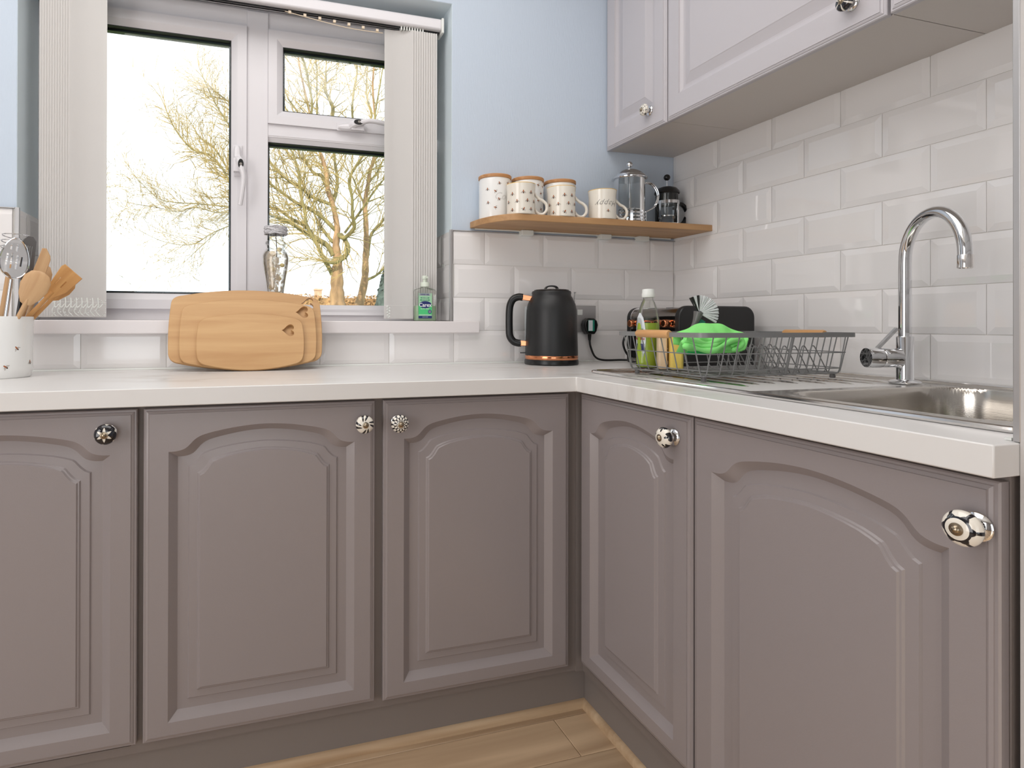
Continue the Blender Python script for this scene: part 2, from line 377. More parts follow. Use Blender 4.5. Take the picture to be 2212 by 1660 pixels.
def tile_rows(parent, rows, u_min, u_max, phase, origin, rz, zmin, zmax, sign=1):
    """joints at u = phase + n*HT, n of the row's parity"""
    for r in rows:
        z0, z1 = ZF+r*RH, ZF+(r+1)*RH; par = r % 2
        n0 = int((u_min-phase)/HT)-3
        for n in range(n0, n0+400):
            if n % 2 != par: continue
            a, b_ = phase+n*HT, phase+(n+2)*HT
            if a >= u_max: break
            if b_ <= u_min: continue
            ca, cb = max(a, u_min), min(b_, u_max); za, zb = max(z0, zmin), min(z1, zmax)
            tile(parent, ca, cb, za, zb, origin, rz, (a < u_min-.002, b_ > u_max+.002, z0 < zmin-.002, z1 > zmax+.002))
# right wall: u runs towards the camera (-y)
tile_rows(wall_right, range(-1, 6), .0, 1.300, .9095-20*HT, (0, 0, 0), R(-90), WT+.001, 1.4965+.03)
# window wall: u = x
ph = -.1015-60*HT
tile_rows(wall_back, (-1,), RX0+.02, -.008, ph, (0, 0, 0), 0, WT+.001, 9)
tile_rows(wall_back, (0, 1, 2), XR+.002, -.008, ph, (0, 0, 0), 0, ZF, TRIMZ)
tile_rows(wall_back, (0, 1, 2), RX0+.02, XL-.006, ph, (0, 0, 0), 0, ZF, TRIMZ)
# reveals
tile_rows(wall_back, (0, 1, 2), .001, .148, .06-4*HT, (XL, 0, 0), R(90), .929, TRIMZ)
tile_rows(wall_back, (0, 1, 2), -.148, -.001, -.148-4*HT+.05, (XR, 0, 0), R(-90), .929, TRIMZ)
# near wall face beside the sink
tile_rows(wall_near, range(-1, 14), 0.0, .635, -.03-4*HT, (0, -1.306, 0), R(180), WT, CH)
# grout beds
B().box((-.0022, -1.304, WT), (.001, 0, 1.53)).build('grout', m_grout, wall_right)
B().box((RX0+.01, -.0022, WT), (0, .001, ZF)).box((XR, -.0022, ZF), (0, .001, TRIMZ)).box((RX0+.01, -.0022, ZF), (XL, .001, TRIMZ)).box((XR-.0022, 0, .9), (XR+.001, .15, TRIMZ)).box((XL-.001, 0, .9), (XL+.0022, .15, TRIMZ)).build('grout', m_grout, wall_back)
B().box((-.635, -1.307, WT), (0, -1.3038, CH)).build('grout', m_grout, wall_near)
def trim(name, lo, hi, m=m_chrome_trim): return tag(B().box(lo, hi).build(name, m, bevel=.0008), kind='structure')
trim('trim_1', (XR-.0085, -.0085, .928), (XR+.001, .0, TRIMZ+.003))
trim('trim_2', (XL-.001, -.0085, .928), (XL+.0085, .0, TRIMZ+.003))
trim('trim_3', (XR+.001, -.0085, TRIMZ), (-.001, -.0, TRIMZ+.0025))
trim('trim_4', (RX0+.02, -.0085, TRIMZ), (XL-.001, -.0, TRIMZ+.0025))
trim('trim_5', (-.6455, -1.3065, WT+.0005), (-.6385, -1.3000, CH))
tag(B().box((-.64, -1.296, WT+.0003), (-.0, -1.290, WT+.003)).build('trim_6', m_white_pl), kind='structure')
# sealant bead where the worktop meets the tiles
tag(B().tube([(RX0+.03, -.0085, WT+.001), (-.0085, -.0085, WT+.001), (-.0085, -1.296, WT+.001)], .0035, 6).build('trim_7', m_white_pl), kind='structure')

# ---------------------------------------------------------------- window
win = thing('window_1', 'white three-light casement window with vertical blind above the worktop', 'window', (0, 0, 0)); tag(win, kind='structure')
del win['category']
def ring(b, x0, x1, z0, z1, prof, mi=0):
    """rectangular ring; prof = list of (inset, y)"""
    k = len(b.v)
    for ins, yy in prof: b.v += [(x0+ins, yy, z0+ins), (x1-ins, yy, z0+ins), (x1-ins, yy, z1-ins), (x0+ins, yy, z1-ins)]
    for j in range(len(prof)-1):
        for q in range(4):
            b.f.append((k+j*4+q, k+j*4+(q+1) % 4, k+(j+1)*4+(q+1) % 4, k+(j+1)*4+q)); b.m.append(mi)
    return b
ML, MR, T0, T1 = -1.4155, -1.3535, 1.487, 1.527
b = B()
ring(b, XL, XR, .928, OT, [(0, .215), (0, .150), (.036, .150), (.050, .158), (.050, .215)])
b.box((XL, .150, 1.803), (XR, .212, OT-.001)).box((-.871, .150, .95), (XR, .212, 1.81)).box((MR, .150, T0-.0), (XR, .21, T1))
b.box((ML, .144, .94), (MR, .21, OT-.04)); b.box((MR-.001, .146, T0), (XR, .21, T1))
b.build('window_frame', m_upvc, win, ang=20, bevel=.0015)
def light(x0, x1, z0, z1, wbar, name, y0=.138):
    s = ring(B(), x0, x1, z0, z1, [(0, .20), (0, y0), (wbar-.018, y0), (wbar-.014, y0+.002), (wbar, y0+.012), (wbar, .2)]).build(name, m_upvc, win, ang=20)
    g0 = wbar
    ring(B(), x0, x1, z0, z1, [(g0-.002, y0+.0115), (g0+.0022, y0+.0125), (g0+.0022, y0+.03), (g0-.002, y0+.03)]).build('gasket', m_gasket, s, ang=0)
    ring(B(), x0, x1, z0, z1, [(g0, y0+.034), (g0+.007, y0+.034), (g0+.007, y0+.05), (g0, y0+.05)]).build('glazing_spacer', m_spacer, s, ang=0)
    ring(B(), x0, x1, z0, z1, [(g0, y0+.053), (g0+.0035, y0+.053), (g0+.0035, y0+.06), (g0, y0+.06)]).build('gasket', m_gasket, s, ang=0)
    for yy in (y0+.031, y0+.0505): B().box((x0+g0, yy, z0+g0), (x1-g0, yy+.002, z1-g0)).build('pane', m_glass, s)
    return s
s1 = light(-1.925, ML, .961, 1.811, .0445, 'casement_sash')
s2 = light(MR, -.863, T1, 1.811, .0435, 'vent_sash')
s3 = light(MR-.020, -.863, .946, T0+.006, .0185, 'fixed_light', .1445)
def espag(loc, rz, parent):
    """lever handle lying along local +x from its pivot"""
    T = Matrix.Translation(loc) @ Matrix.Rotation(rz, 4, 'Y') @ Matrix.Scale(1.22, 4)
    hd = B().tube(smooth([(-.030, 0, 0), (-.012, 0, 0), (.0, 0, 0), (.02, 0, 0)], 4), 1, sec=[(-.003, -.010), (.003, -.010), (.003, .010), (-.003, .010)], up=(0, 0, 1), M=T)
    hd.tube(smooth([(-.052, -.003, -.003), (-.04, -.004, -.003), (-.022, -.006, -.002), (-.012, -.018, .003), (.008, -.025, .008), (.03, -.028, .012), (.07, -.028, .008), (.095, -.026, .004)], 5), [.006+.004*math.sin(math.pi*min(1, i/22)) for i in range(36)], 10, M=T)
    hd.box((-.055, -.004, -.012), (-.014, -.0005, .008), M=T); hd.box((-.020, -.018, -.011), (.012, -.0005, .011), M=T)
    h = hd.build('window_handle', m_upvc, parent, bevel=.002)
    lk = B().lathe([(.0001, 0), (.0105, 0), (.0105, .004), (.0095, .005), (.0001, .005)], 24, 0, T @ Matrix.Translation((-.004, -.0255, .006)) @ Matrix.Rotation(R(90), 4, 'X') @ Matrix.Diagonal((1.1, .62, 1, 1)))
    lk.lathe([(.0001, 0), (.0032, 0), (.0032, .001), (.0001, .001)], 16, 1, T @ Matrix.Translation((-.003, -.0307, .006)) @ Matrix.Rotation(R(90), 4, 'X'))
    lk.build('lock_button', [m_blackplastic, m_chrome], parent)
espag((-1.4385, .138, 1.383), R(90), s1)
espag((-1.079, .138, 1.538), 0, s2)
sill = B().box((-2.041, -.029, .8915), (-.732, .0, .9275)).box((XL+.003, -.001, .8985), (XR-.003, .152, .9275)).build('window_sill', m_sill, win, bevel=.003, seg=3)

# vertical blind
bl = thing('vertical_blind', 'off-white vertical blind with its slats drawn back to both sides of the window', 'blind', (-1.4, .05, 1.84))
BL = lambda o: setattr(o, 'location', -Vector(bl.location)+Vector(o.location))
def bbuild(b_, name, m, **k):
    o = b_.build(name, m, bl, **k); o.location = -Vector(bl.location); return o
bbuild(B().box((-1.955, .030, 1.832), (-.836, .074, 1.867)), 'headrail', m_upvc, bevel=.006, seg=3)
bbuild(B().box((-1.955, .046, 1.8285), (-.84, .050, 1.8325)).box((-1.955, .058, 1.8285), (-.84, .060, 1.8325)), 'rail_channel', m_gasket)
bbuild(B().box((-.838, .027, 1.8225), (-.830, .077, 1.869)), 'end_cap', m_white_pl, bevel=.002)
slat_me = None
def slat(xc, yc, ang):
    global slat_me
    if slat_me is None:
        bb = B(); n = 13
        for i in range(n):
            x = -.0445+.089*i/(n-1); yy = .0070*math.cos(math.pi*(x/.0445)*.5)
            for z in (-.888, -.848, -.847, 0): bb.v += [(x, yy-(.0012 if z < -.8475 else 0), z), (x, yy+.0006, z)]
        for i in range(n-1):
            for q in range(3):
                a = i*8+q*2; c_ = (i+1)*8+q*2
                bb.f += [(a, c_, c_+2, a+2), (a+1, a+3, c_+3, c_+1)]; bb.m += [0, 0]
            bb.f.append((i*8, i*8+1, (i+1)*8+1, (i+1)*8)); bb.m.append(0)
        slat_me = bb.mesh('slat', m_blind, 30)
    o = bpy.data.objects.new('slat', slat_me); link(o, bl)
    o.location = Vector((xc, yc, 1.823))-Vector(bl.location); o.rotation_euler = (0, 0, ang)
for i in range(12): slat(-1.8165-.0060*i, .048, R(13))
for i in range(11): slat(-.969+.0076*i, .048, R(-12))
cr = B()
for i in range(9): cr.box((-.995+.0085*i+.03, .040, 1.8205), (-.991+.0085*i+.03, .062, 1.834))
bbuild(cr, 'slat_carriers', m_white_pl)
cb = B().tube(smooth([(-1.31, .045, 1.825), (-1.22, .043, 1.812), (-1.12, .043, 1.802), (-1.02, .045, 1.803)], 6), .0012, 5)
for i in range(7): cb.box((-1.30+.043*i, .042, 1.8045+.0026*(6-i)), (-1.292+.043*i, .048, 1.812+.0026*(6-i)))
bbuild(cb, 'link_cord', plain('cream_cord', srgb(226, 208, 184), .6))
ch = B(); rr = random.Random(4)
for i in range(9):
    x = -1.885+.0125*i; ch.tube(smooth([(x, .020, .985), (x+.003, .012, .965), (x-.003, .014, .95), (x+.006, .018, .938)], 5), .0013, 5)
    ch.tube(smooth([(x, .018, .968), (x+.006, .010, .960), (x+.0125, .018, .970)], 5), .0013, 5)
for k in range(60):
    ch.ball((-1.89+.125*rr.random(), .012+.01*rr.random(), .938+.045*rr.random()), .0016, n=4)
tag(bbuild(ch, 'bottom_chain', m_white_pl), kind='stuff')
ch = B()
for k in range(26): ch.ball((-1.008+.004*math.sin(k), .015+.002*math.sin(k*2.1), .938+.0014*k), .0022, n=4)
tag(bbuild(ch, 'bottom_chain', m_white_pl), kind='stuff')
bbuild(B().box((-.8185, .06, 1.075), (-.8145, .085, 1.17)), 'cord_tensioner', m_white_pl, bevel=.001)

# ================================================================== WORKTOP, CABINETS
def cells(xs, ys, holes, z0, z1, name, m):
    bb = B(); nx, ny = len(xs), len(ys); idx = lambda i, j, t: (j*nx+i)*2+t
    for j in range(ny):
        for i in range(nx): bb.v += [(xs[i], ys[j], z0), (xs[i], ys[j], z1)]
    solid = lambda i, j: 0 <= i < nx-1 and 0 <= j < ny-1 and (i, j) not in holes
    for j in range(ny-1):
        for i in range(nx-1):
            if not solid(i, j): continue
            bb.f += [(idx(i, j, 1), idx(i+1, j, 1), idx(i+1, j+1, 1), idx(i, j+1, 1)), (idx(i, j, 0), idx(i, j+1, 0), idx(i+1, j+1, 0), idx(i+1, j, 0))]; bb.m += [0, 0]
            for di, dj, a, c_ in ((-1, 0, (i, j), (i, j+1)), (1, 0, (i+1, j), (i+1, j+1)), (0, -1, (i, j), (i+1, j)), (0, 1, (i, j+1), (i+1, j+1))):
                if not solid(i+di, j+dj):
                    bb.f.append((idx(*a, 0), idx(*c_, 0), idx(*c_, 1), idx(*a, 1))); bb.m.append(0)
    return bb.build(name, m, bevel=.0016, ang=30)
D1, D2 = .5074, .6835
wt = cells([-3.1, -D2, -.545, -.10, -.001], [-1.3055, -1.265, -.89, -D1, -.001], {(0, 0), (0, 1), (0, 2), (2, 1)}, WB, WT, 'worktop', m_marble)
tag(wt, 'white marble-effect L-shaped worktop running under the window and around the sink', 'worktop')

def shape(t):
    t = min(t, 1-t)
    T = [(0, 0), (.025, .0), (.051, .025), (.078, .09), (.095, .18), (.109, .29), (.1225, .41), (.14, .52), (.158, .60), (.185, .675), (.243, .78), (.336, .905), (.42, .975), (.5, 1.0)]
    for (a, u), (c_, v_) in zip(T, T[1:]):
        if t <= c_:
            k = (t-a)/(c_-a); i = T.index((a, u))
            p0 = T[max(i-1, 0)]; p3 = T[min(i+2, len(T)-1)]
            m0 = (v_-p0[1])/(c_-p0[0])*(c_-a) if i else 0; m1 = (p3[1]-u)/(p3[0]-a)*(c_-a) if i+2 < len(T) else 0
            return (2*k**3-3*k*k+1)*u+(k**3-2*k*k+k)*m0+(-2*k**3+3*k*k)*v_+(k**3-k*k)*m1
    return 1
def shape2(t):
    t = min(t, 1-t); T = [(0, 0), (.03, .09), (.06, .29), (.09, .56), (.14, .68), (.20, .79), (.28, .88), (.36, .945), (.44, .987), (.5, 1.0)]
    for (a, u), (c_, v_) in zip(T, T[1:]):
        if t <= c_: return lerp(u, v_, (t-a)/(c_-a))
    return 1
def door_mesh(wd, ht, arch=True, ins=.044, bot=.034, n=72):
    """local x 0..wd, z 0..ht, face at y=0 looking to -y"""
    loops = []
    def rect(d, y): return [(d, y, d), (wd-d, y, d)]+[(lerp(wd-d, d, i/n), y, ht-d) for i in range(n+1)]
    def inner(d, y, n=n):
        x0, x1 = ins+d, wd-ins-d; z0 = bot+d
        if arch: top = (lambda t: ht-.083-.8*d+.046*shape(t)) if d < .03 else (lambda t: ht-.083-.8*d-.004+.043*shape2(t))
        else: top = lambda t: ht-ins-d
        return [(x0, y, z0), (x1, y, z0)]+[(lerp(x1, x0, i/n), y, top(1-i/n)) for i in range(n+1)]
    loops = [rect(.001, .018), rect(0, .017), rect(0, .0058), rect(.0018, .0040), rect(.0045, .0038), rect(.0052, .0026), rect(.0085, .0012), rect(.0098, .0014), rect(.0102, 0)]
    if arch: P = [(0, 0), (.0150, .0122), (.0155, .0124), (.034, .0112), (.0362, .0084), (.0505, .0074), (.0528, .0050), (.0550, .0046), (.0570, .0024)]
    else: P = [(0, 0), (.0015, .0040), (.010, .0085), (.014, .0090), (.018, .0088), (.042, .0016), (.044, .0006)]
    loops += [inner(d, y) for d, y in P]
    bb = B(); k = len(loops[0])
    for l in loops: bb.v += l
    for j in range(len(loops)-1):
        for q in range(k): bb.f.append((j*k+q, j*k+(q+1) % k, (j+1)*k+(q+1) % k, (j+1)*k+q)); bb.m.append(0)
    bb.f.append(tuple(range(k))[::-1]); bb.m.append(0)
    L = len(loops)-1; bb.f.append(tuple(L*k+q for q in range(k))); bb.m.append(0)
    return bb
def fr(x): return x-math.floor(x)
def pat(kind):
    def f(th, v):
        """th = angle round the knob, v = 0 at the front centre, 1 at the widest ring, beyond that the back"""
        c6 = fr(th*6/(2*math.pi)); tri = abs(c6-.5)*2
        if kind == 'ring':
            if v < .36: return 2 if fr(th*20/6.2832) < .6 or v < .2 else 1
            if v < .58: return 0
            if v < .70: return 1
            if v < 1.12: return 0 if tri < .84-.75*abs((v-.92)/.26)**2 else 1
            return 1 if fr(th*18/6.2832) > .3 else 0
        if kind == 'star':
            if v < .24+.50*(1-tri)**1.3: return 0
            if v < .92+.14*abs(math.cos(th*3+.5)): return 1
            if v < 1.10+.10*abs(math.cos(th*3+.5)): return 0
            return 1 if fr(th*14/6.2832) < .4 else 0
        if kind == 'strokes':
            c4 = fr((th+.55*v)*4/6.2832)
            if .46 < v < 1.04: return 1 if (.08 < c4 < .27 or .42 < c4 < .60) and v > .5+.1*math.sin(c4*20) else 0
            return 1 if v > 1.1 and fr(th*11/6.2832+v*3) < .4 else 0
        if kind == 'petals':
            q = (v-.22)/.27; bnd = int(q) if q > 0 else 0; c12 = fr(th*12/6.2832+.5*(bnd % 2)); ss = fr(q)
            return 0 if v > .2 and .035 < abs(c12-.5) < .34*math.sqrt(max(0, 1-(2*ss-1)**2)) else 1
        if kind == 'flowers':
            for q in range(5):
                a = q*2*math.pi/5+.25; dx = ((th-a+math.pi) % (2*math.pi)-math.pi)*.95; dy = (v-.98)*1.1
                rad = math.hypot(dx, dy); ph_ = math.atan2(dy, dx)
                if rad < .10+.34*abs(math.cos(2*ph_+.4)): return 1
            return 0
        if kind == 'crackle':
            v_ = math.sin(th*5+v*7)+math.sin(th*3-v*11); return 1 if abs(v_) < .20 and v > .35 else 0
        return 1 if (tri > .22 and v < 1.1) or v < .3 else 0
    return f
def knob(kind, sc=1.0):
    head = [(.0065, .0115), (.0120, .0128), (.0165, .0160), (.0186, .0205), (.0180, .0245), (.0150, .0282), (.0105, .0306), (.0062, .0316)]
    prof = [tuple(p) for p in smooth([(a, b_, 0) for a, b_ in head], 7)]; prof = [(p[0], p[1]) for p in prof]
    T = Matrix.Rotation(R(90), 4, 'X') @ Matrix.Scale(sc, 4)
    b_ = B().lathe([(.0001, 0), (.0140, 0), (.0158, .0015), (.0145, .0035), (.0075, .006), (.0065, .0115)], 40, 3, T, capb=False, capt=False)
    rm = max(p[0] for p in prof); jm = max(range(len(prof)), key=lambda j: prof[j][0]); pf = pat(kind)
    def mf(th, s_, j):
        r_ = (prof[j][0]+prof[j+1][0])/2/rm
        return pf(th, r_ if j >= jm else 2-r_)
    b_.lathe(prof, 120, 0, T, matf=mf, capb=False, capt=False)
    b_.lathe([(.0066, .0312), (.0066, .0322), (.0045, .0326), (.0036, .0346), (.0022, .0356), (.0001, .0360)], 32, 2, T, capb=False, capt=False)
    return b_
def base_cabinet(label, run, a0, a1, door0, door1, z0, knob_at, kkind, extra=None, top_z=.757, group='grey base cabinets'):
    """run 'b' = window wall (a = x), 'r' = right wall (a = distance from the window wall); local x along the run, y into the cabinet"""
    if run == 'b': loc, rz, dep = (a0, -.4714, .10), 0, .465
    else: loc, rz, dep = (-.6475, -a0, .10), R(-90), .64
    t = thing('base_cabinet', label, 'cabinet', loc, rz, group)
    wd = a1-a0; bb = B(); zz = WB-.1005
    bb.box((.0, 0, .0), (.016, dep, zz)).box((wd-.016, 0, .0), (wd, dep, zz)).box((.016, 0, 0), (wd-.016, dep, .016)).box((.016, dep-.008, .016), (wd-.016, dep, zz)).box((.016, 0, zz-.03), (wd-.016, .015, zz))
    if extra: extra(bb, zz)
    bb.build('carcass', m_paint_in, t)
    d = door_mesh(door1-door0, top_z-z0).build('door', m_paint, t, ang=13); d.location = (door0-a0, -.0190, z0-.10)
    kx, kz = knob_at; k = knob(kkind).build('door_knob', [m_kn_w, m_kn_b, m_kn_m, m_chrome], d, ang=40); k.location = (kx-door0, 0, kz-z0)
    tag(k, {'star': 'navy ceramic knob painted with a white star', 'strokes': 'white ceramic knob with black strokes', 'petals': 'ceramic knob densely painted with black and white petals',
            'flowers': 'white ceramic knob with black flowers', 'ring': 'white ceramic knob with navy ring and petals'}[kkind])
    return t
base_cabinet('grey arched-panel base cabinet at far left, navy star knob', 'b', -2.07, -1.600, -2.066, -1.6045, .1255, (-1.653, .7165), 'star')
base_cabinet('grey arched-panel base cabinet under the wooden boards, white knob with black strokes', 'b', -1.600, -1.141, -1.5935, -1.1495, .1245, (-1.176, .712), 'strokes')
base_cabinet('grey arched-panel base cabinet under the kettle left of the corner, petal-painted knob', 'b', -1.141, -.690, -1.1315, -.6905, .121, (-1.102, .710), 'petals')
base_cabinet('narrow grey arched-panel base cabinet right of the corner, white knob with black flowers', 'r', .4775, .859, .4935, .8575, .131, (.815, .715), 'flowers')
base_cabinet('wide grey arched-panel base cabinet under the sink bowl, large navy-ringed knob', 'r', .859, 1.300, .8618, 1.299, .131, (1.281, .7065), 'ring')
cp = B().box((-.690, -.4714, .10), (-.6475, -.4534, WB-.0005)).box((-.6655, -.4775, .10), (-.6475, -.4534, WB-.0005)).build('corner_post', m_paint_in)
tag(cp, 'dark grey filler post in the inner corner between the two runs of base cabinets', 'filler panel')
tag(B().box((-2.9, -.4520, 0), (-.6280, -.436, .0995)).build('plinth', m_plinth), 'long grey plinth board under the cabinets on the window wall', 'plinth')
tag(B().box((-.6280, -1.30, 0), (-.612, -.4525, .0995)).build('plinth', m_plinth), 'grey plinth board under the cabinets on the sink side', 'plinth')
def bead(name, pts):
    sec = [(-.0, -.0), (0, .017), (.004, .0165), (.009, .013), (.012, .007), (.012, 0)]
    return tag(B().tube(pts, 1, sec=sec, up=(0, 0, 1)).build(name, m_bead, ang=60), kind='structure')
bead('baseboard_back', [(-2.9, -.4520, 0), (-.6280, -.4520, 0)])
bead('baseboard_right', [(-.6280, -.4520, 0), (-.6280, -1.30, 0)])

UZ, UD = 1.4965, .2745
def upper(label, y0, y1, k_at, kkind):
    t = thing('wall_cabinet', label, 'cabinet', (-.256, -y0, UZ), R(-90), 'grey wall cabinets above the sink run')
    wd = y1-y0
    B().box((.0005, 0, .002), (.016, .254, .76)).box((wd-.016, 0, .002), (wd-.0005, .254, .76)).box((.016, .246, .018), (wd-.016, .254, .744)).box((.016, 0, .744), (wd-.016, .254, .76)).build('carcass', m_paint_in, t)
    B().box((.0005, .0005, .0), (wd-.0005, .254, .018)).build('bottom_board', m_under, t)
    d = door_mesh(wd-.005, .76, arch=False, ins=.048, bot=.062, n=8).build('door', m_paint_up, t, ang=8); d.location = (.0025, -.0186, -.0015)
    if k_at:
        k = knob(kkind, .92).build('door_knob', [m_kn_w, m_kn_b, m_kn_m, m_chrome], d, ang=40); k.location = (k_at[0]-y0-.0025, 0, k_at[1]-UZ)
        tag(k, 'white ceramic knob with fine black lines' if kkind == 'crackle' else 'black and white glazed knob')
upper('narrow grey wall cabinet in the corner above the cafetieres', .001, .3010, (.2290, 1.5535), 'crackle')
upper('wide grey wall cabinet above the dish rack', .3015, .9095, (.8440, 1.5500), 'dark')
upper('grey wall cabinet at the right end, only its corner in view', .9105, 1.300, None, None)

# ================================================================== SINK
sk = thing('sink', 'stainless steel inset sink with ribbed drainer and a rectangular bowl', 'sink', (-.32, -.84, WT))
X0, X1, Y0, Y1 = -.588, -.052, -1.282, -.407
BX0, BX1, BY0, BY1, BR, BD = -.530, -.112, -1.252, -.905, .075, .135
def rrd(x, y, x0, x1, y0, y1, r):
    cx, cy = (x0+x1)/2, (y0+y1)/2; qx = abs(x-cx)-(x1-x0)/2+r; qy = abs(y-cy)-(y1-y0)/2+r
    return math.hypot(max(qx, 0), max(qy, 0))+min(max(qx, qy), 0)-r
def sst(a, b_, x): t = max(0, min(1, (x-a)/(b_-a))); return t*t*(3-2*t)
ribs = [-.47+.049*i for i in range(8)]
def hz(x, y):
    z = .0042*(1-sst(.004, .014, -rrd(x, y, X0, X1, Y0, Y1, .02)))
    z += .0016
    d = rrd(x, y, X0+.03, X1-.022, -.865, Y1-.03, .03)
    z -= .0030*sst(0, .012, -d)
    for i, rx in enumerate(ribs):
        e0, e1 = -.80+.03*math.sin(i*.8), -.455
        if e0 < y < e1 and abs(x-rx) < .009: z += .0042*(.5+.5*math.cos(math.pi*(x-rx)/.009))*sst(e0, e0+.03, y)*sst(0, .02, e1-y)
    d = -rrd(x, y, BX0, BX1, BY0, BY1, BR)
    z += .0018*sst(-.016, -.004, d)*(1-sst(0, .01, d))
    z -= BD*sst(0, .017, d)-.012*sst(.017, .2, d)*0
    z -= .006*sst(.03, .2, d)
    return z
nx, ny = 150, 238; bb = B()
# finer sampling is placed where the bowl walls fall
def axis(a, b_, n, hot):
    pts = [a+(b_-a)*i/n for i in range(n+1)]
    for h0, h1 in hot: pts += [h0+(h1-h0)*i/14 for i in range(15)]
    pts = sorted(set(round(p, 5) for p in pts)); return pts
xs = axis(X0, X1, nx, [(BX0-.002, BX0+.02), (BX1-.02, BX1+.002), (X0, X0+.016), (X1-.016, X1)])
ys = axis(Y0, Y1, ny, [(BY0-.002, BY0+.02), (BY1-.02, BY1+.002), (Y0, Y0+.016), (Y1-.016, Y1)])
for y in ys:
    for x in xs: bb.v.append((x+.32, y+.84, hz(x, y)))
W_ = len(xs)
for j in range(len(ys)-1):
    for i in range(W_-1):
        if rrd((xs[i]+xs[i+1])/2, (ys[j]+ys[j+1])/2, X0, X1, Y0, Y1, .02) < .0008: bb.f.append((j*W_+i, j*W_+i+1, (j+1)*W_+i+1, (j+1)*W_+i)); bb.m.append(0)
bb.build('sink_top', m_steel, sk, ang=60)
def rrect(x0, x1, y0, y1, r, z, n=6):
    o = []
    for cx, cy, a in ((x1-r, y1-r, 0), (x0+r, y1-r, 90), (x0+r, y0+r, 180), (x1-r, y0+r, 270)):
        for i in range(n+1): t = R(a+90*i/n); o.append((cx+r*math.cos(t), cy+r*math.sin(t), z))
    return o
B().tube([(p[0]+.32, p[1]+.84, p[2]) for p in rrect(X0+.002, X1-.002, Y0+.002, Y1-.002, .02, .0036)], .0042, 8, closed=True).build('rim', m_steel_lip, sk)
B().lathe([(.0001, 0), (.012, 0), (.0125, .003), (.018, .004), (.0185, .002), (.0185, 0)], 28, 0, Matrix.Translation((-.07, -.0785, -.042)) @ Matrix.Rotation(R(82), 4, 'X')).box((-.078, -.083, -.043), (-.062, -.080, -.041)).build('overflow', [m_chrome], sk)
B().lathe([(.0001, -.1395), (.012, -.1395), (.02, -.137), (.038, -.1345), (.040, -.1355)], 32, 0, Matrix.Translation((0, -.24, 0))).build('strainer', m_chrome, sk)

# ---------------------------------------------------------------- tap
tp = thing('mixer_tap', 'chrome swan-neck mixer tap with side lever behind the sink', 'tap', (-.1215, -.837, WT+.0018))
B().lathe([(.0001, 0), (.027, 0), (.0275, .003), (.024, .006), (.0155, .008), (.0148, .010), (.0148, .094), (.0140, .096), (.0098, .0965)], 36).build('tap_body', m_chrome, tp)
ang = R(247); L_ = .155; Rr = L_/2; zc = .262; pts = [(0, 0, .09), (0, 0, .15), (0, 0, .20), (0, 0, .235)]
for i in range(1, 22):
    a = math.pi-math.pi*i/21*1.0; d = Rr+Rr*math.cos(a); pts.append((d*math.cos(ang), d*math.sin(ang), .248+Rr*1.12*math.sin(a)))
e = (L_*math.cos(ang), L_*math.sin(ang)); pts.append((e[0]*1.0, e[1]*1.0, .240))
B().tube(pts, .0112, 20, up=None).build('spout', m_chrome, tp, ang=50)
B().lathe([(.0001, 0), (.009, 0), (.0118, .002), (.0118, .024), (.0108, .0255)], 28, 0, Matrix.Translation((e[0], e[1], .2195))).build('aerator', m_steel_lip, tp)
a2 = R(158); T = Matrix.Translation((0, 0, .052)) @ Matrix.Rotation(a2, 4, 'Z') @ Matrix.Rotation(R(90), 4, 'Y')
B().lathe([(.017, .010), (.0198, .012), (.0198, .044), (.0185, .046)], 32, 0, T).build('cartridge_arm', m_chrome, tp)
lv = B().lathe([(.0185, .0475), (.0208, .0485), (.0208, .072), (.0198, .075), (.0001, .0758)], 32, 0, T)
lv.tube([(.056*math.cos(a2), .056*math.sin(a2), .068), (.016*math.cos(a2), .016*math.sin(a2), .112)], 1, sec=[(-.0042, -.0026), (.0042, -.0026), (.0042, .0026), (-.0042, .0026)])
lv.build('lever', m_chrome, tp)

# ================================================================== SHELF
SZ = 1.2345
n = 14
poly = [(0.0, 0.0), (.7544, 0.0)]
poly = [(-.003, 0), (-.003, -.184)]+[(-.66-.0944*math.sin(R(90*i/n)), -.178+.175*(1-math.cos(R(90*i/n)))) for i in range(n+1)]+[(-.7544, 0)]
t = thing('wall_shelf', 'oak shelf with a rounded end holding mugs, canisters and cafetieres', 'shelf', (-.38, 0, SZ-.0195))
B().prism([(x+.38, y) for x, y in poly], 0, .0195).build('shelf_board', m_oak, t, bevel=.002)
for x in (-.571, -.289, -.143):
    B().box((x+.38-.02, -.030, -.017), (x+.38+.02, -.0005, -.0002)).build('bracket', m_white_pl, t, bevel=.002)
B().box((-.36, -.008, -.004), (.36, -.0003, -.0001)).build('wall_batten', m_white_pl, t)

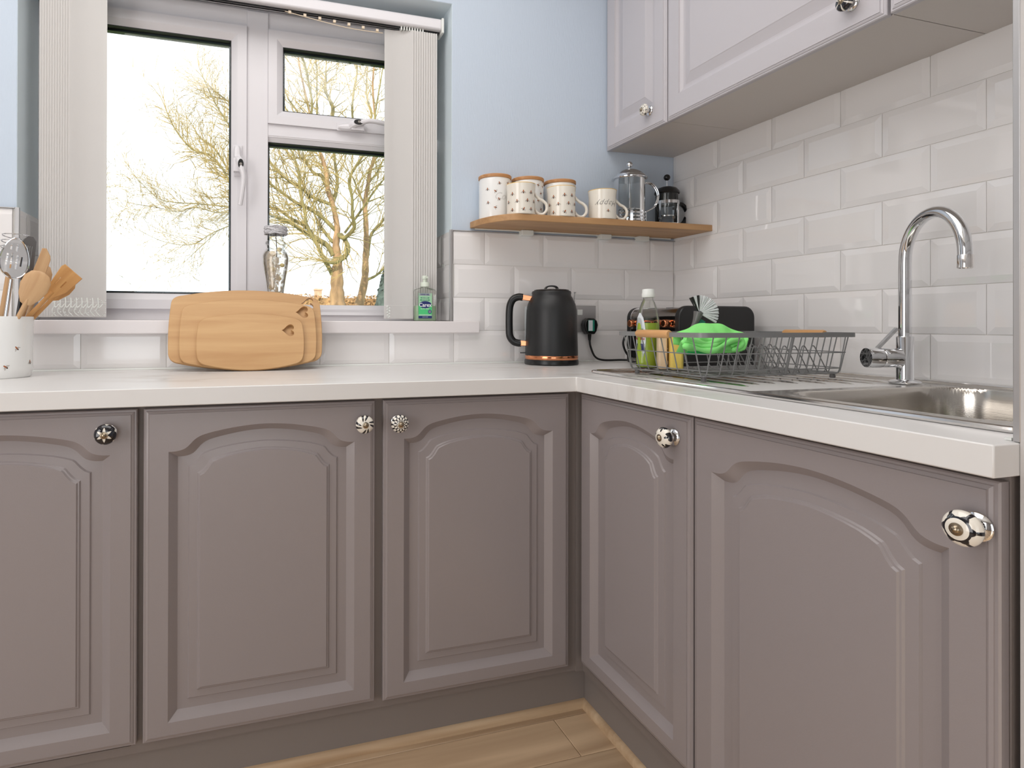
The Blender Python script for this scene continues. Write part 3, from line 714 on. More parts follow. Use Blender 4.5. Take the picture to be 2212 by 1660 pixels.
# ---- bees and script printed round a cylinder
def bee(b_, put, s0, z0, sz, rot=0.0):
    """put(s, z) maps a flat point to the surface"""
    c_, s_ = math.cos(rot), math.sin(rot)
    def P(x, y): x, y = x*sz, y*sz; return put(s0+x*c_-y*s_, z0+x*s_+y*c_)
    def blob(cx, cy, rx, ry, mi, n=10, a0=0):
        k = [(cx+rx*math.cos(2*math.pi*i/n)*math.cos(a0)-ry*math.sin(2*math.pi*i/n)*math.sin(a0), cy+rx*math.cos(2*math.pi*i/n)*math.sin(a0)+ry*math.sin(2*math.pi*i/n)*math.cos(a0)) for i in range(n)]
        b_.add([P(x, y) for x, y in k], [tuple(range(n))], mi)
    blob(-.62, -.28, .62, .15, 2, a0=.5); blob(.62, -.28, .62, .15, 2, a0=-.5)
    blob(-.45, -.02, .42, .12, 2, a0=-.1); blob(.45, -.02, .42, .12, 2, a0=.1)
    blob(0, .42, .27, .26, 0); blob(0, .08, .31, .20, 1); blob(0, -.14, .30, .20, 0); blob(0, -.48, .26, .36, 1); blob(0, .68, .15, .13, 1)
BM = [m_bee_o, m_bee_b, m_bee_w]
def cyl_put(r, e=.0004):
    return lambda s, z: (r*math.sin(s/r)*(1+e/r), -r*math.cos(s/r)*(1+e/r), z)
def flat_text(b_, txt, size, put, s0, z0, rot=0, mi=0, shear=0, spacing=1, bold=0):
    vs, fs = text_mesh(txt, size, shear, spacing, bold); c_, s_ = math.cos(rot), math.sin(rot)
    b_.add([put(s0+x*c_-y*s_, z0+x*s_+y*c_) for x, y, z in vs], fs, mi)

def canister(label, x, bees, word=None):
    r, h = .0485, .121; t = thing('canister', label, 'canister', (x, -.054, SZ), 0, 'bee canisters on the oak shelf')
    B().lathe([(.0001, 0), (r-.002, 0), (r, .002), (r, h-.008), (r-.0015, h), (r-.004, h), (r-.004, .006), (.0001, .006)], 56).build('body', m_white_cer, t)
    B().lathe([(.0001, h+.0002), (r+.0008, h+.0002), (r+.0016, h+.0015), (r+.0016, h+.0085), (r+.0005, h+.010), (.0001, h+.010)], 56).build('lid', m_lidwood, t)
    b_ = B()
    for s, z, a in bees: bee(b_, cyl_put(r), s, z, .0058, a)
    tag(b_.build('bee_print', BM, t, ang=0), kind='stuff')
    if word:
        b_ = B(); flat_text(b_, word, .030, cyl_put(r), .018, .063, .0, 0, .35); b_.build('script_print', m_ink2, t, ang=0)
    return t
A_ = [(-.028, .10, .2), (-.006, .102, .3), (.025, .105, -.4), (-.018, .078, .9), (-.042, .085, 0), (-.040, .045, .1), (-.007, .055, .5), (-.018, .030, 1.3), (.028, .020, .6), (.045, .075, .2), (.05, .035, 0)]
canister('tallest-looking leftmost white bee canister with a wooden lid and faint script', -.694, A_[1:], 'Coffee')
canister('middle white bee canister with a wooden lid, behind the first mug', -.585, [(s*-1+.006, z+.003, a+1) for s, z, a in A_])
canister('right-hand white bee canister with a wooden lid, behind the second mug', -.474, [(s*-1-.002, z-.004, a+2) for s, z, a in A_])

def mug(label, x, design, rz=0):
    r, h = .0415, .090; t = thing('mug', label, 'mug', (x, -.1425, SZ), rz, 'bee mugs on the oak shelf')
    b_ = B().lathe([(.0001, 0), (r-.004, 0), (r-.0015, .0015), (r-.0005, .006), (r-.001, h-.02), (r+.0008, h-.006), (r+.0012, h-.0016), (r-.002, h-.0016), (r-.004, h-.02), (r-.004, .006), (.0001, .005)], 56)
    b_.build('cup', m_cream_cer, t)
    B().lathe([(r-.0021, h-.0017), (r+.0013, h-.0017), (r+.0011, h), (r-.0016, h)], 56).build('yellow_rim', m_yellowrim, t)
    hp = smooth([(r-.003, 0, .066), (r+.006, 0, .056), (r+.014, 0, .049), (r+.024, 0, .044), (r+.033, 0, .034), (r+.034, 0, .019), (r+.025, 0, .007), (r+.012, 0, .006), (r+.003, 0, .013), (r-.003, 0, .022)], 6)
    T = Matrix.Rotation(R(-14), 4, 'Z')
    B().tube(hp, .0042, 10, M=T).build('handle', m_cream_cer, t)
    b_ = B(); put = cyl_put(r-.0002)
    off = -.0085   # the print turned towards the room
    if design == 'bees':
        for s, z, a in [(-.036, .058, 0), (-.003, .062, .05), (.021, .062, 0), (.045, .058, 0), (-.021, .036, .1), (.009, .038, -.05), (.035, .037, .1), (-.036, .012, 0), (-.002, .013, -.5), (.021, .014, 0), (.046, .014, 0), (-.052, .036, .2)]:
            bee(b_, put, s+off, z, .0063, a)
        tag(b_.build('bee_print', BM, t, ang=0), kind='stuff')
    else:
        bee(b_, put, off+.002, .024, .0056, 0); tag(b_.build('bee_print', BM, t, ang=0), kind='stuff')
        b_ = B(); flat_text(b_, 'Happy', .0235, put, off+.001, .046, math.pi, 0, .5, 1.15, -.0004); b_.build('script_print', m_ink, t, ang=0)
    return t
mug('cream mug printed all over with bees, the left one, in front of the leftmost canisters', -.6495, 'bees')
mug('cream mug printed all over with bees, the right one, in front of the right-hand canister', -.518, 'bees')
mug('cream mug with one bee and an upside-down script word, beside the large cafetiere', -.378, 'word')

# ---- large cafetiere
t = thing('cafetiere', 'tall glass and chrome cafetiere with a domed chrome lid', 'coffee press', (-.236, -.078, SZ))
r = .0475
B().lathe([(.0001, .006), (r-.002, .006), (r, .009), (r, .158), (r+.002, .162)], 48, capb=False, capt=False).build('glass_beaker', m_thinglass, t)
b_ = B()
for z in (.003, .013, .024, .035): b_.lathe([(r+.001, z), (r+.0026, z), (r+.0026, z+.0055), (r+.001, z+.0055)], 48, capb=False, capt=False)
for k in range(8):
    a = k*math.pi/4+.3; b_.box((-.004, -r-.0034, 0), (.004, -r-.0012, .045), M=Matrix.Rotation(a, 4, 'Z'))
b_.lathe([(.0001, .001), (r+.001, .001), (r+.001, .003), (.0001, .003)], 48)
b_.build('frame', m_chrome, t)
B().lathe([(r+.003, .150), (r+.008, .151), (r+.0085, .154), (r+.005, .158), (.040, .171), (.028, .179), (.012, .184), (.0001, .186)], 56, capb=False).lathe([(.0001, .149), (r+.003, .149), (r+.003, .151)], 56).build('lid', m_chrome, t)
b_ = B().lathe([(.0025, .184), (.0025, .192)], 14); b_.ball((0, 0, .199), .0100, n=14); b_.tube([(0, 0, .05), (0, 0, .15)], .0016, 8)
b_.build('plunger', m_chrome, t)
B().lathe([(.0001, .048), (r-.002, .048), (r-.002, .051), (.0001, .051)], 40).build('filter', m_chrome, t)
T = Matrix.Rotation(R(-12), 4, 'Z')
b_ = B()
for o in (-.005, .005):
    b_.tube(smooth([(r+.001, o, .125), (r+.001, o, .138), (r+.010, o, .142), (r+.030, o, .136), (r+.045, o, .115), (r+.047, o, .092), (r+.036, o, .066), (r+.014, o, .052), (r+.003, o, .046), (r+.002, o, .030), (r+.002, o, .002)], 6), .0022, 8, M=T)
b_.build('handle', m_chrome, t)
# ---- small cafetiere
t = thing('cafetiere', 'small cafetiere with black lid, black ball knob and black handle in the corner', 'coffee press', (-.078, -.060, SZ))
r = .0375
B().lathe([(.0001, .012), (r-.002, .012), (r, .015), (r, .110), (r+.001, .114)], 40, capb=False, capt=False).build('glass_beaker', m_thinglass, t)
B().lathe([(.0001, .118), (r+.001, .118), (r+.003, .121), (r+.001, .127), (.030, .137), (.016, .142), (.0001, .143)], 40).lathe([(.0001, .094), (r-.003, .094), (r-.002, .118), (.0001, .118)], 40).build('lid', m_blackplastic, t)
b_ = B().tube([(0, 0, .14), (0, 0, .165)], .0014, 8); b_.tube([(0, 0, .05), (0, 0, .12)], .0014, 8); b_.lathe([(.0001, .040), (r-.002, .040), (r-.002, .044), (.0001, .044)], 32); b_.build('plunger', m_chrome, t)
B().ball((0, 0, .174), .0105, n=14).build('plunger_knob', m_blackplastic, t)
b_ = B().lathe([(r+.0008, .083), (r+.0022, .083), (r+.0022, .093), (r+.0008, .093)], 40, capb=False, capt=False).lathe([(r+.0008, .008), (r+.0022, .008), (r+.0022, .018), (r+.0008, .018)], 40, capb=False, capt=False)
for k in range(4): b_.box((-.0035, -r-.0034, .0), (.0035, -r-.0012, .090), M=Matrix.Rotation(k*math.pi/2+R(20), 4, 'Z'))
b_.tube([(r, 0, .088), (r+.010, 0, .088)], .004, 8); b_.tube([(r, 0, .016), (r+.006, 0, .016)], .003, 8)
b_.build('frame', m_chrome, t)
T = Matrix.Rotation(R(-30), 4, 'Z')
B().tube(smooth([(r+.006, 0, .088), (r+.020, 0, .088), (r+.036, 0, .076), (r+.041, 0, .056), (r+.034, 0, .034), (r+.016, 0, .018), (r+.004, 0, .014)], 6), 1, sec=[(-.0045, -.006), (.0045, -.006), (.006, 0), (.0045, .006), (-.0045, .006), (-.006, 0)], up=(0, 1, 0), M=Matrix.Rotation(R(0), 4, 'Z')).build('handle', m_blackplastic, t)

# ================================================================== KETTLE
t = thing('kettle', 'matte black kettle with copper-coloured trim on the worktop below the shelf', 'kettle', (-.530, -.105, WT))
B().lathe([(.0001, 0), (.078, 0), (.0805, .003), (.0805, .012), (.0790, .016)], 64).build('power_base', m_blackplastic, t)
B().lathe([(.0785, .0165), (.0792, .018), (.0792, .0265), (.0785, .028)], 64, capb=False, capt=False).build('copper_band', m_copper, t)
B().lathe([(.0001, .0285), (.0782, .0285), (.0786, .032), (.0770, .090), (.0755, .150), (.0745, .165), (.0710, .182), (.0630, .200), (.0590, .206), (.0580, .211), (.0590, .216), (.0575, .2205), (.0540, .222), (.0001, .222)], 72).build('kettle_body', m_black, t, ang=50)
b_ = B().lathe([(.0001, .2222), (.052, .2222), (.0525, .2245), (.046, .2262), (.0001, .2265)], 48); b_.build('lid', plain('smoked_lid', srgb(66, 60, 58), .2, .6), t)
b_ = B().tube(smooth([(-.020, 0, .2262), (-.014, 0, .2345), (0, 0, .237), (.014, 0, .2345), (.020, 0, .2262)], 5), 1, sec=[(-.007, -.002), (.007, -.002), (.007, .002), (-.007, .002)], up=(0, 0, 1), M=Matrix.Rotation(R(-10), 4, 'Z')); b_.build('lid_handle', m_blackplastic, t)
T = Matrix.Rotation(R(160), 4, 'Z')
B().tube(smooth([(.086, 0, .203), (.100, 0, .204), (.115, 0, .197), (.124, 0, .180), (.127, 0, .155), (.127, 0, .110), (.125, 0, .085), (.114, 0, .069), (.100, 0, .064), (.092, 0, .064)], 6), 1,
         sec=[(.011*math.cos(2*math.pi*k/14), .0085*math.sin(2*math.pi*k/14)) for k in range(14)], up=(0, 1, 0), M=T).build('handle', m_blackplastic, t, ang=60)
sec = [(-.010, -.007), (-.006, -.0085), (.006, -.0085), (.010, -.007), (.010, .007), (.006, .0085), (-.006, .0085), (-.010, .007)]
sec = [(b_, a) for a, b_ in sec]
B().tube([(.055, 0, .198), (.088, 0, .203)], 1, sec=[(-.007, -.008), (.007, -.008), (.007, .008), (-.007, .008)], up=(0, 0, 1), M=T).build('copper_joint', m_copper, t, bevel=.0015)
B().tube([(.073, 0, .063), (.094, 0, .064)], 1, sec=[(-.007, -.008), (.007, -.008), (.007, .008), (-.007, .008)], up=(0, 0, 1), M=T).build('copper_joint', m_copper, t, bevel=.0015)
wi = B().tube([(.0765, 0, .072), (.0775, 0, .175)], 1, sec=[(-.006, -.0035), (.006, -.0035), (.006, .0035), (-.006, .0035)], up=(1, 0, 0), M=T); wi.build('water_gauge', m_thinglass, t)
B().tube([(.076, 0, .0345), (.094, 0, .0345)], 1, sec=[(-.007, -.0015), (.007, -.0015), (.007, .0015), (-.007, .0015)], up=(0, 0, 1), M=T).build('switch', m_blackplastic, t, bevel=.0008)
b_ = B(); b_.add([(.040, -.012, .203), (.040, .012, .203), (.079, 0, .215), (.072, 0, .190)], [(0, 1, 2), (0, 3, 1), (0, 2, 3), (1, 3, 2)], 0, Matrix.Rotation(R(16), 4, 'Z')); b_.build('spout', m_black, t)

# ---- metal hook on the tiles behind the kettle
t = thing('wall_hook', 'small flared metal peg sticking up behind the right shoulder of the kettle', 'hook', (-.400, -.0076, .985))
B().tube([(0, -.004, 0), (0, -.012, .008), (0, -.013, .034)], [.0022, .0018, .0015], 10).lathe([(.0015, 0), (.0042, .004), (.0046, .0052), (.0001, .0052)], 18, 0, Matrix.Translation((0, -.013, .033))).lathe([(.0001, -.002), (.007, -.002), (.007, .0005), (.0001, .0005)], 18, 0, Matrix.Rotation(R(90), 4, 'X') @ Matrix.Translation((0, 0, .001))).build('hook_body', m_chrome, t)

# ---- socket, plug, cord
t = thing('wall_socket', 'brushed metal double wall socket on the tiles right of the kettle', 'socket', (-.3885, -.0076, .937))
B().box((-.072, -.0045, -.043), (.072, 0, .043)).build('face_plate', m_chrome_trim, t, bevel=.0015)
for x in (-.050, .012):
    B().box((x-.009, -.0068, .012), (x+.009, -.004, .030)).build('rocker_switch', m_white_pl, t, bevel=.001)
b_ = B()
for x in (-.034,): b_.box((x-.003, -.0048, .006), (x+.003, -.004, .014)).box((x-.014, -.0048, -.014), (x-.008, -.004, -.010)).box((x+.008, -.0048, -.014), (x+.014, -.004, -.010))
b_.build('pin_holes', m_blackplastic, t)
PX, PZ = -.349, .913
t = thing('mains_plug', 'black three-pin plug with a green and white sticker in the wall socket', 'plug', (PX, -.0122, PZ))
T = Matrix.Rotation(R(90), 4, 'X')
b_ = B().prism([(-.020, -.016), (-.013, -.026), (.013, -.026), (.020, -.016), (.025, .004), (.021, .018), (.010, .026), (-.010, .026), (-.021, .018), (-.025, .004)], 0, .026, M=T); b_.build('plug_body', m_blackplastic, t, bevel=.004, seg=3)
B().tube([(0, -.014, -.024), (0, -.014, -.046)], [.0062, .0042], 12).build('cord_grip', m_blackplastic, t)
st = B().box((-.013, -.0268, -.016), (.010, -.0263, .020), 0).box((-.012, -.0272, -.015), (.003, -.0267, .019), 1); st.build('sticker', [m_teal, m_label_w], t)
cd = B().tube(smooth([(PX, -.0265, PZ-.046), (PX+.003, -.028, .845), (PX+.018, -.030, .814), (PX+.045, -.034, .8030), (PX+.10, -.045, .8030), (PX+.14, -.075, .806), (-.185, -.095, .830), (-.190, -.10, .86)], 8), .0033, 8)
cd.tube(smooth([(PX+.14, -.075, .806), (-.245, -.088, .818), (-.262, -.090, .84), (-.268, -.092, .865), (-.258, -.10, .89), (-.235, -.12, .90), (-.215, -.135, .90)], 8), .0033, 8)
tag(cd.build('power_cord', m_cord), 'black power cord looping from the wall plug to the toaster', 'cord')

# ================================================================== TOASTER
TX0, TX1, TY0, TY1, TZ = -.310, -.058, -.400, -.168, WT+.002
t = thing('toaster', 'black and chrome toaster with copper-coloured knobs in the corner', 'toaster', ((TX0+TX1)/2, (TY0+TY1)/2, TZ))
hx, hy, hh = (TX1-TX0)/2, (TY1-TY0)/2, .170
def rprof(x0, x1, z0, z1, r, rb, n=8):
    o = []
    for cx, cz, a, rr_ in ((x1-r, z1-r, 0, r), (x0+r, z1-r, 90, r), (x0+rb, z0+rb, 180, rb), (x1-rb, z0+rb, 270, rb)):
        for i in range(n+1): q = R(a+90*i/n); o.append((cx+rr_*math.cos(q), cz+rr_*math.sin(q)))
    return o
TX = Matrix.Rotation(R(90), 4, 'X')
for y0_, y1_ in ((-hy, -hy+.020), (hy-.020, hy)):
    B().prism(rprof(-hx, hx, .004, hh, .032, .008), -y1_, -y0_, M=TX).build('side_panel', m_black, t, bevel=.004, seg=3)
B().prism(rprof(-hx+.0006, hx-.0006, .005, hh-.0006, .031, .007), -.1005, -.0935, M=TX).build('chrome_edging', m_chrome, t)
B().prism(rprof(-hx+.004, hx-.004, .008, hh-.004, .030, .007), -hy+.0185, hy-.0185, M=TX).build('chrome_shell', plain('smoked_chrome', srgb(150, 146, 143), .10, 1), t, ang=30)
B().box((-hx+.0022, -hy+.024, .02), (-hx+.006, hy-.024, .105)).build('control_panel', plain('gloss_black', srgb(14, 14, 15), .06), t)
cp_ = B().box((-hx-.001, -hy+.024, .113), (-hx+.006, hy-.024, .116)).box((-hx-.001, -hy+.024, .128), (-hx+.006, hy-.024, .131)); 
for yy in (-.075, -.045, .035, .075):
    cp_.lathe([(.0001, 0), (.010, 0), (.011, .003), (.0105, .020), (.009, .022), (.0001, .022)], 24, 0, Matrix.Translation((-hx+.002, yy, .122)) @ Matrix.Rotation(R(-90), 4, 'Y'))
cp_.box((-hx-.022, -.028, .116), (-hx-.004, .012, .127)); cp_.build('copper_controls', m_copper, t, bevel=.0008)
for yy in (-.04, .04): B().box((-hx+.03, yy-.015, hh-.0045), (hx-.03, yy+.015, hh-.0035)).build('bread_slot', m_gasket, t)
B().box((-hx+.02, -hy+.02, -.0018), (hx-.02, hy-.02, .008)).build('feet', m_gasket, t)

# ================================================================== DISH RACK
RXa, RXb, RYa, RYb = -.540, -.120, -.742, -.452
RT, RB_ = .902, .812
t = thing('dish_rack', 'grey wire dish rack with two wooden handles on the drainer', 'dish rack', ((RXa+RXb)/2, (RYa+RYb)/2, .7985))
ox, oy, oz = t.location
def loc(p): return (p[0]-ox, p[1]-oy, p[2]-oz)
B().tube([loc(p) for p in rrect(RXa, RXb, RYa, RYb, .022, RT-.005, 6)], 1, closed=True, sec=[(-.0012, -.005), (.0012, -.005), (.0012, .005), (-.0012, .005)], up=(0, 0, 1)).build('rim', m_rackwire, t)
def lvl(z):
    k = (RT-z)/(RT-RB_); i = .0012+.022*k; return RXa+i, RXb-i, RYa+i, RYb-i
b_ = B()
for z in (.858, .823): b_.tube([loc(p) for p in rrect(*lvl(z), .022, z, 6)], .0013, 6, closed=True)
x0, x1, y0, y1 = lvl(RB_); b_.tube([loc(p) for p in rrect(x0, x1, y0, y1, .018, RB_, 6)], .0015, 6, closed=True)
b_.build('side_loops', m_rackwire, t)
def wallwire(px, py, dx, dy):
    out = []
    for z in (RT-.004, .858, .823, .8165, .8130, RB_-.001):
        k = (RT-z)/(RT-RB_); i = (.0006+.022*k) if z > .82 else (.0225 if z > .815 else (.026 if z > .8125 else .036))
        out.append(loc((px+dx*i, py+dy*i, z)))
    return smooth(out, 3)
nX, nY = 12, 8
def wires():
    for i in range(nX):
        x = RXa+.03+(RXb-RXa-.06)*i/(nX-1); yield x, RYa, 0, 1; yield x, RYb, 0, -1
    for i in range(nY):
        y = RYa+.03+(RYb-RYa-.06)*i/(nY-1); yield RXa, y, 1, 0; yield RXb, y, -1, 0
for x, y, dx, dy in wires(): B().tube(wallwire(x, y, dx, dy), .0013, 6).build('upright_wire', m_rackwire, t)
for x in (RXa+.235,):
    B().tube(wallwire(x, RYa-.001, 0, 1), .0030, 8).build('support_post', m_rackwire, t)
for i in range(13):
    x = RXa+.04+(RXb-RXa-.08)*i/12; B().tube([loc((x, y0, RB_-.001)), loc((x, y1, RB_-.001))], .0013, 6).build('base_wire', m_rackwire, t)
for i in range(3):
    y = RYa+.07+i*.075; B().tube([loc((x0, y, RB_-.003)), loc((x1, y, RB_-.003))], .0015, 6).build('base_wire', m_rackwire, t)
for yb in (-.700, -.585):
    for i in range(7):
        x = -.375+.0270*i
        B().tube([loc(p) for p in smooth([(x-.012, yb, RB_+.001), (x-.004, yb, .845), (x+.004, yb, .868), (x+.011, yb+.001, .872), (x+.019, yb+.002, .866), (x+.040, yb+.004, .838), (x+.058, yb+.006, RB_+.001)], 5)], .0013, 6).build('plate_divider', m_rackwire, t)
for x, y in ((x0+.012, y0+.012), (x1-.012, y0+.012), (x0+.012, y1-.012), (x1-.012, y1-.012)):
    B().lathe([(.0001, .0008), (.0052, .0008), (.0062, .004), (.0052, .011), (.0001, .013)], 14, 0, Matrix.Translation((x-ox, y-oy, .0008))).build('rubber_foot', m_greyplastic, t)
for x, yc_ in ((RXa, -.5915), (RXb, -.605)):
    B().lathe([(.0001, -.0545), (.0075, -.0545), (.0090, -.051), (.0090, .051), (.0075, .0545), (.0001, .0545)], 20, 0, Matrix.Translation(loc((x, yc_, RT-.004))) @ Matrix.Rotation(R(90), 4, 'X')).build('wooden_handle', m_handlewood, t)

# ---- washing-up liquid
t = thing('soap_bottle', 'clear bottle of green washing-up liquid with a white cap in the dish rack', 'bottle', (-.476, -.490, .8145))
E2 = Matrix.Diagonal((1, .72, 1, 1))
prof = [(.0001, 0), (.026, 0), (.030, .004), (.031, .02), (.029, .06), (.030, .085), (.0285, .115), (.0235, .140), (.0170, .158), (.0125, .165), (.0125, .172)]
B().lathe(prof, 36, 0, E2, capt=False).build('bottle_body', m_bottleglass, t)
B().lathe([(.0001, .0015), (.025, .0015), (.029, .005), (.0298, .02), (.0278, .06), (.0288, .085), (.0275, .108), (.0001, .108)], 36, 0, E2).build('liquid', m_soap, t)
B().lathe([(.0145, .170), (.0150, .172), (.0150, .179), (.0140, .181), (.0138, .188), (.0125, .190), (.0001, .191)], 32).build('cap', m_white_pl, t)
T = Matrix.Rotation(R(-74), 4, 'Z')
def ep(r_): return lambda s, z: tuple(T @ Vector((r_*math.sin(s/r_)*1.02, -r_*.86*math.cos(s/r_)*1.02, z)))
b_ = B()
def patch(b_, put, s0, s1, z0, z1, mi, rn=.0, n=8):
    rows = 10
    vs = []; 
    for j in range(rows+1):
        z = lerp(z0, z1, j/rows); k = 1 if not rn else math.sqrt(max(.02, 1-(2*j/rows-1)**2)) if rn == 1 else 1
        for i in range(n+1): s = lerp((s0+s1)/2-(s1-s0)/2*k, (s0+s1)/2+(s1-s0)/2*k, i/n); vs.append(put(s, z))
    fs = [(j*(n+1)+i, j*(n+1)+i+1, (j+1)*(n+1)+i+1, (j+1)*(n+1)+i) for j in range(rows) for i in range(n)]
    b_.add(vs, fs, mi)
patch(b_, ep(.0308), -.018, .012, .015, .132, 0, 1); patch(b_, ep(.0311), -.014, .009, .040, .058, 1); patch(b_, ep(.0312), -.012, .006, .086, .094, 2)
b_.build('label', [m_label_w, m_navy, m_label_mid], t, ang=0)
b_ = B(); flat_text(b_, 'Anti Bac', .0085, ep(.0316), -.004, .070, 0, 0, 0, 1, .0002); b_.build('label_print', m_red, t, ang=0)

# ---- sponges
t = thing('sponge', 'upright yellow sponge standing in the dish rack', 'sponge', (-.456, -.563, .8145), R(-30))
B().box((-.014, -.022, 0), (.014, .022, .082)).build('sponge_body', m_sponge, t, bevel=.006, seg=3)
t = thing('sponge', 'upright cream sponge between the soap bottle and the yellow sponge', 'sponge', (-.474, -.538, .8145), R(-30))
B().box((-.010, -.018, 0), (.010, .020, .078)).build('sponge_body', m_sponge2, t, bevel=.005, seg=3)
t = thing('scourer_pad', 'small green scouring pad wedged beside the yellow sponge', 'scourer', (-.432, -.602, .850), R(-25))
B().box((-.022, -.006, 0), (.022, .006, .030)).build('pad', plain('green_scourer', srgb(46, 176, 92), .9, bump=1, bscale=500), t, bevel=.003)

# ---- dish brush
t = thing('dish_brush', 'dish brush with a fan of white and black bristles and a grey handle', 'brush', (-.437, -.590, .815))
def CR(p, c=(-.407, -.575, .945)):   # a fan plane turned towards the room
    T_ = Matrix.Translation(Vector(c)-Vector(t.location)) @ Matrix.Rotation(R(-18), 4, 'Z'); return tuple(T_ @ Vector(p))
hp = [CR((.004, 0, .003)), CR((0, .0, -.012)), CR((-.008, 0, -.030)), CR((-.020, .002, -.060)), CR((-.036, .004, -.125))]
B().tube(smooth(hp, 5), [.0105, .0105, .010, .0095, .0088, .0082, .0075, .0068, .006, .0054, .005, .005, .005, .005, .005, .005, .005, .005, .005, .005, .005], 14).build('handle', m_greyplastic, t)
B().add([CR((.004, .004, -.008)), CR((.022, .004, -.020)), CR((.010, .004, -.038)), CR((-.004, .004, -.030)), CR((.004, .007, -.008)), CR((.022, .007, -.020)), CR((.010, .007, -.038)), CR((-.004, .007, -.030))], [(0, 1, 2, 3), (4, 7, 6, 5), (0, 4, 5, 1), (1, 5, 6, 2), (2, 6, 7, 3), (3, 7, 4, 0)]).build('scraper', m_teal, t)
rr = random.Random(9)
def tuft(ang_, r0, r1, dy, m, nm):
    b_ = B(); ca, sa = math.cos(ang_), math.sin(ang_)
    for k in range(16):
        da = rr.uniform(-.055, .055); d2 = rr.uniform(-.003, .003); a_ = ang_+da
        p0 = (.004+r0*ca, dy+d2*.4, r0*sa); p1 = (.004+r1*math.cos(a_)*rr.uniform(.96, 1.02), dy*1.9+d2, r1*math.sin(a_)*rr.uniform(.97, 1.0))
        b_.tube([CR(p0), CR(p1)], [.0009, .0008], 4)
    b_.build(nm, m, t, ang=0)
for i in range(15):
    a = R(118-10.5*i); tuft(a, .006, .042, -.004, m_bristle_b if i in (0, 2) else m_bristle_w, 'bristle_tuft')
for i in range(13):
    a = R(112-11*i); tuft(a, .006, .040, .005, m_bristle_b if i in (0, 1, 3) else m_bristle_w, 'bristle_tuft')

# ---- green cloth, folded over itself just inside the near corner of the rack
t = thing('dish_cloth', 'bright green microfibre cloth bundled over the near edge inside the dish rack', 'cloth', (-.40, -.62, .85))
U, V = 64, 56; bb = B(); A0 = Vector((-.508, -.648, 0)); A1 = Vector((-.385, -.692, 0)); ax = (A1-A0); nrm = Vector((ax.y, -ax.x, 0)).normalized()
if nrm.y > 0: nrm = -nrm
sec = smooth([(-.052, .876, 0), (-.050, .900, 0), (-.030, .918, 0), (-.008, .917, 0), (.008, .900, 0), (.017, .884, 0), (.014, .872, 0), (.004, .866, 0), (-.004, .874, 0), (.002, .884, 0), (-.008, .888, 0), (-.020, .872, 0), (-.030, .862, 0)], 5)
for i in range(U+1):
    u = i/U
    hump = .50+.58*max(0,math.sin(math.pi*min(1, u*1.02)))**.9; low = -.006*math.sin(u*9)+.012*math.exp(-((u-.28)/.12)**2)-.014*math.exp(-((u-.55)/.14)**2)+.006*u
    for j in range(V+1):
        q = j/V*(len(sec)-1); k = min(int(q), len(sec)-2); s_ = sec[k].lerp(sec[k+1], q-k)
        zz = s_.y; top = max(0, (zz-.882)/.036)
        zz = .882+(zz-.882)*(hump if zz > .882 else 1.25)+low*(1-top)
        w_ = .0042*math.sin(u*12+j*.07)+.0018*math.sin(u*23-j*.12)
        flare = 1+.10*math.sin(j*.11+1)
        p = A0+ax*(.5+(u-.5)*flare)+nrm*(s_.x*(.75+.35*math.sin(math.pi*u))+w_+.006*math.sin(u*7))
        bb.v.append((p.x+.40, p.y+.62, zz-.85+.0014*math.sin(u*17+j*.2)))
for i in range(U):
    for j in range(V): a = i*(V+1)+j; bb.f.append((a, a+1, a+V+2, a+V+1)); bb.m.append(0)
b2 = B()
for dz, dy, rr_ in ((.0, .0, .0062), (.0085, .004, .0052)):
    pts = smooth([(x+.40, -.700+.62+dy+.003*math.sin(i*1.7), z-.85+dz) for i, (x, z) in enumerate([(-0.5498, 0.8744), (-0.5268, 0.8723), (-0.5013, 0.8654), (-0.4754, 0.8651), (-0.4517, 0.8736), (-0.4276, 0.8841), (-0.407, 0.8879), (-0.3996, 0.88), (-0.407, 0.8702), (-0.424, 0.8645)])], 4)
    b2.tube(pts, [rr_*(.9+.2*math.sin(i*.7))*(.5 if i in (0, len(pts)-1) else 1) for i in range(len(pts))], 12)
pts = smooth([(x+.40, -.694+.62, z-.85) for x, z in [(-0.5407, 0.8896), (-0.5106, 0.8837), (-0.4872, 0.8777), (-0.4695, 0.8805), (-0.4493, 0.8882), (-0.4252, 0.8929)]], 4); b2.tube(pts, [.0055]*len(pts), 12)
b2.build('rolled_hem', m_cloth, t, ang=80)
o = bb.build('cloth_sheet', m_cloth, t, ang=180); sm = o.modifiers.new('thickness', 'SOLIDIFY'); sm.thickness = .0022

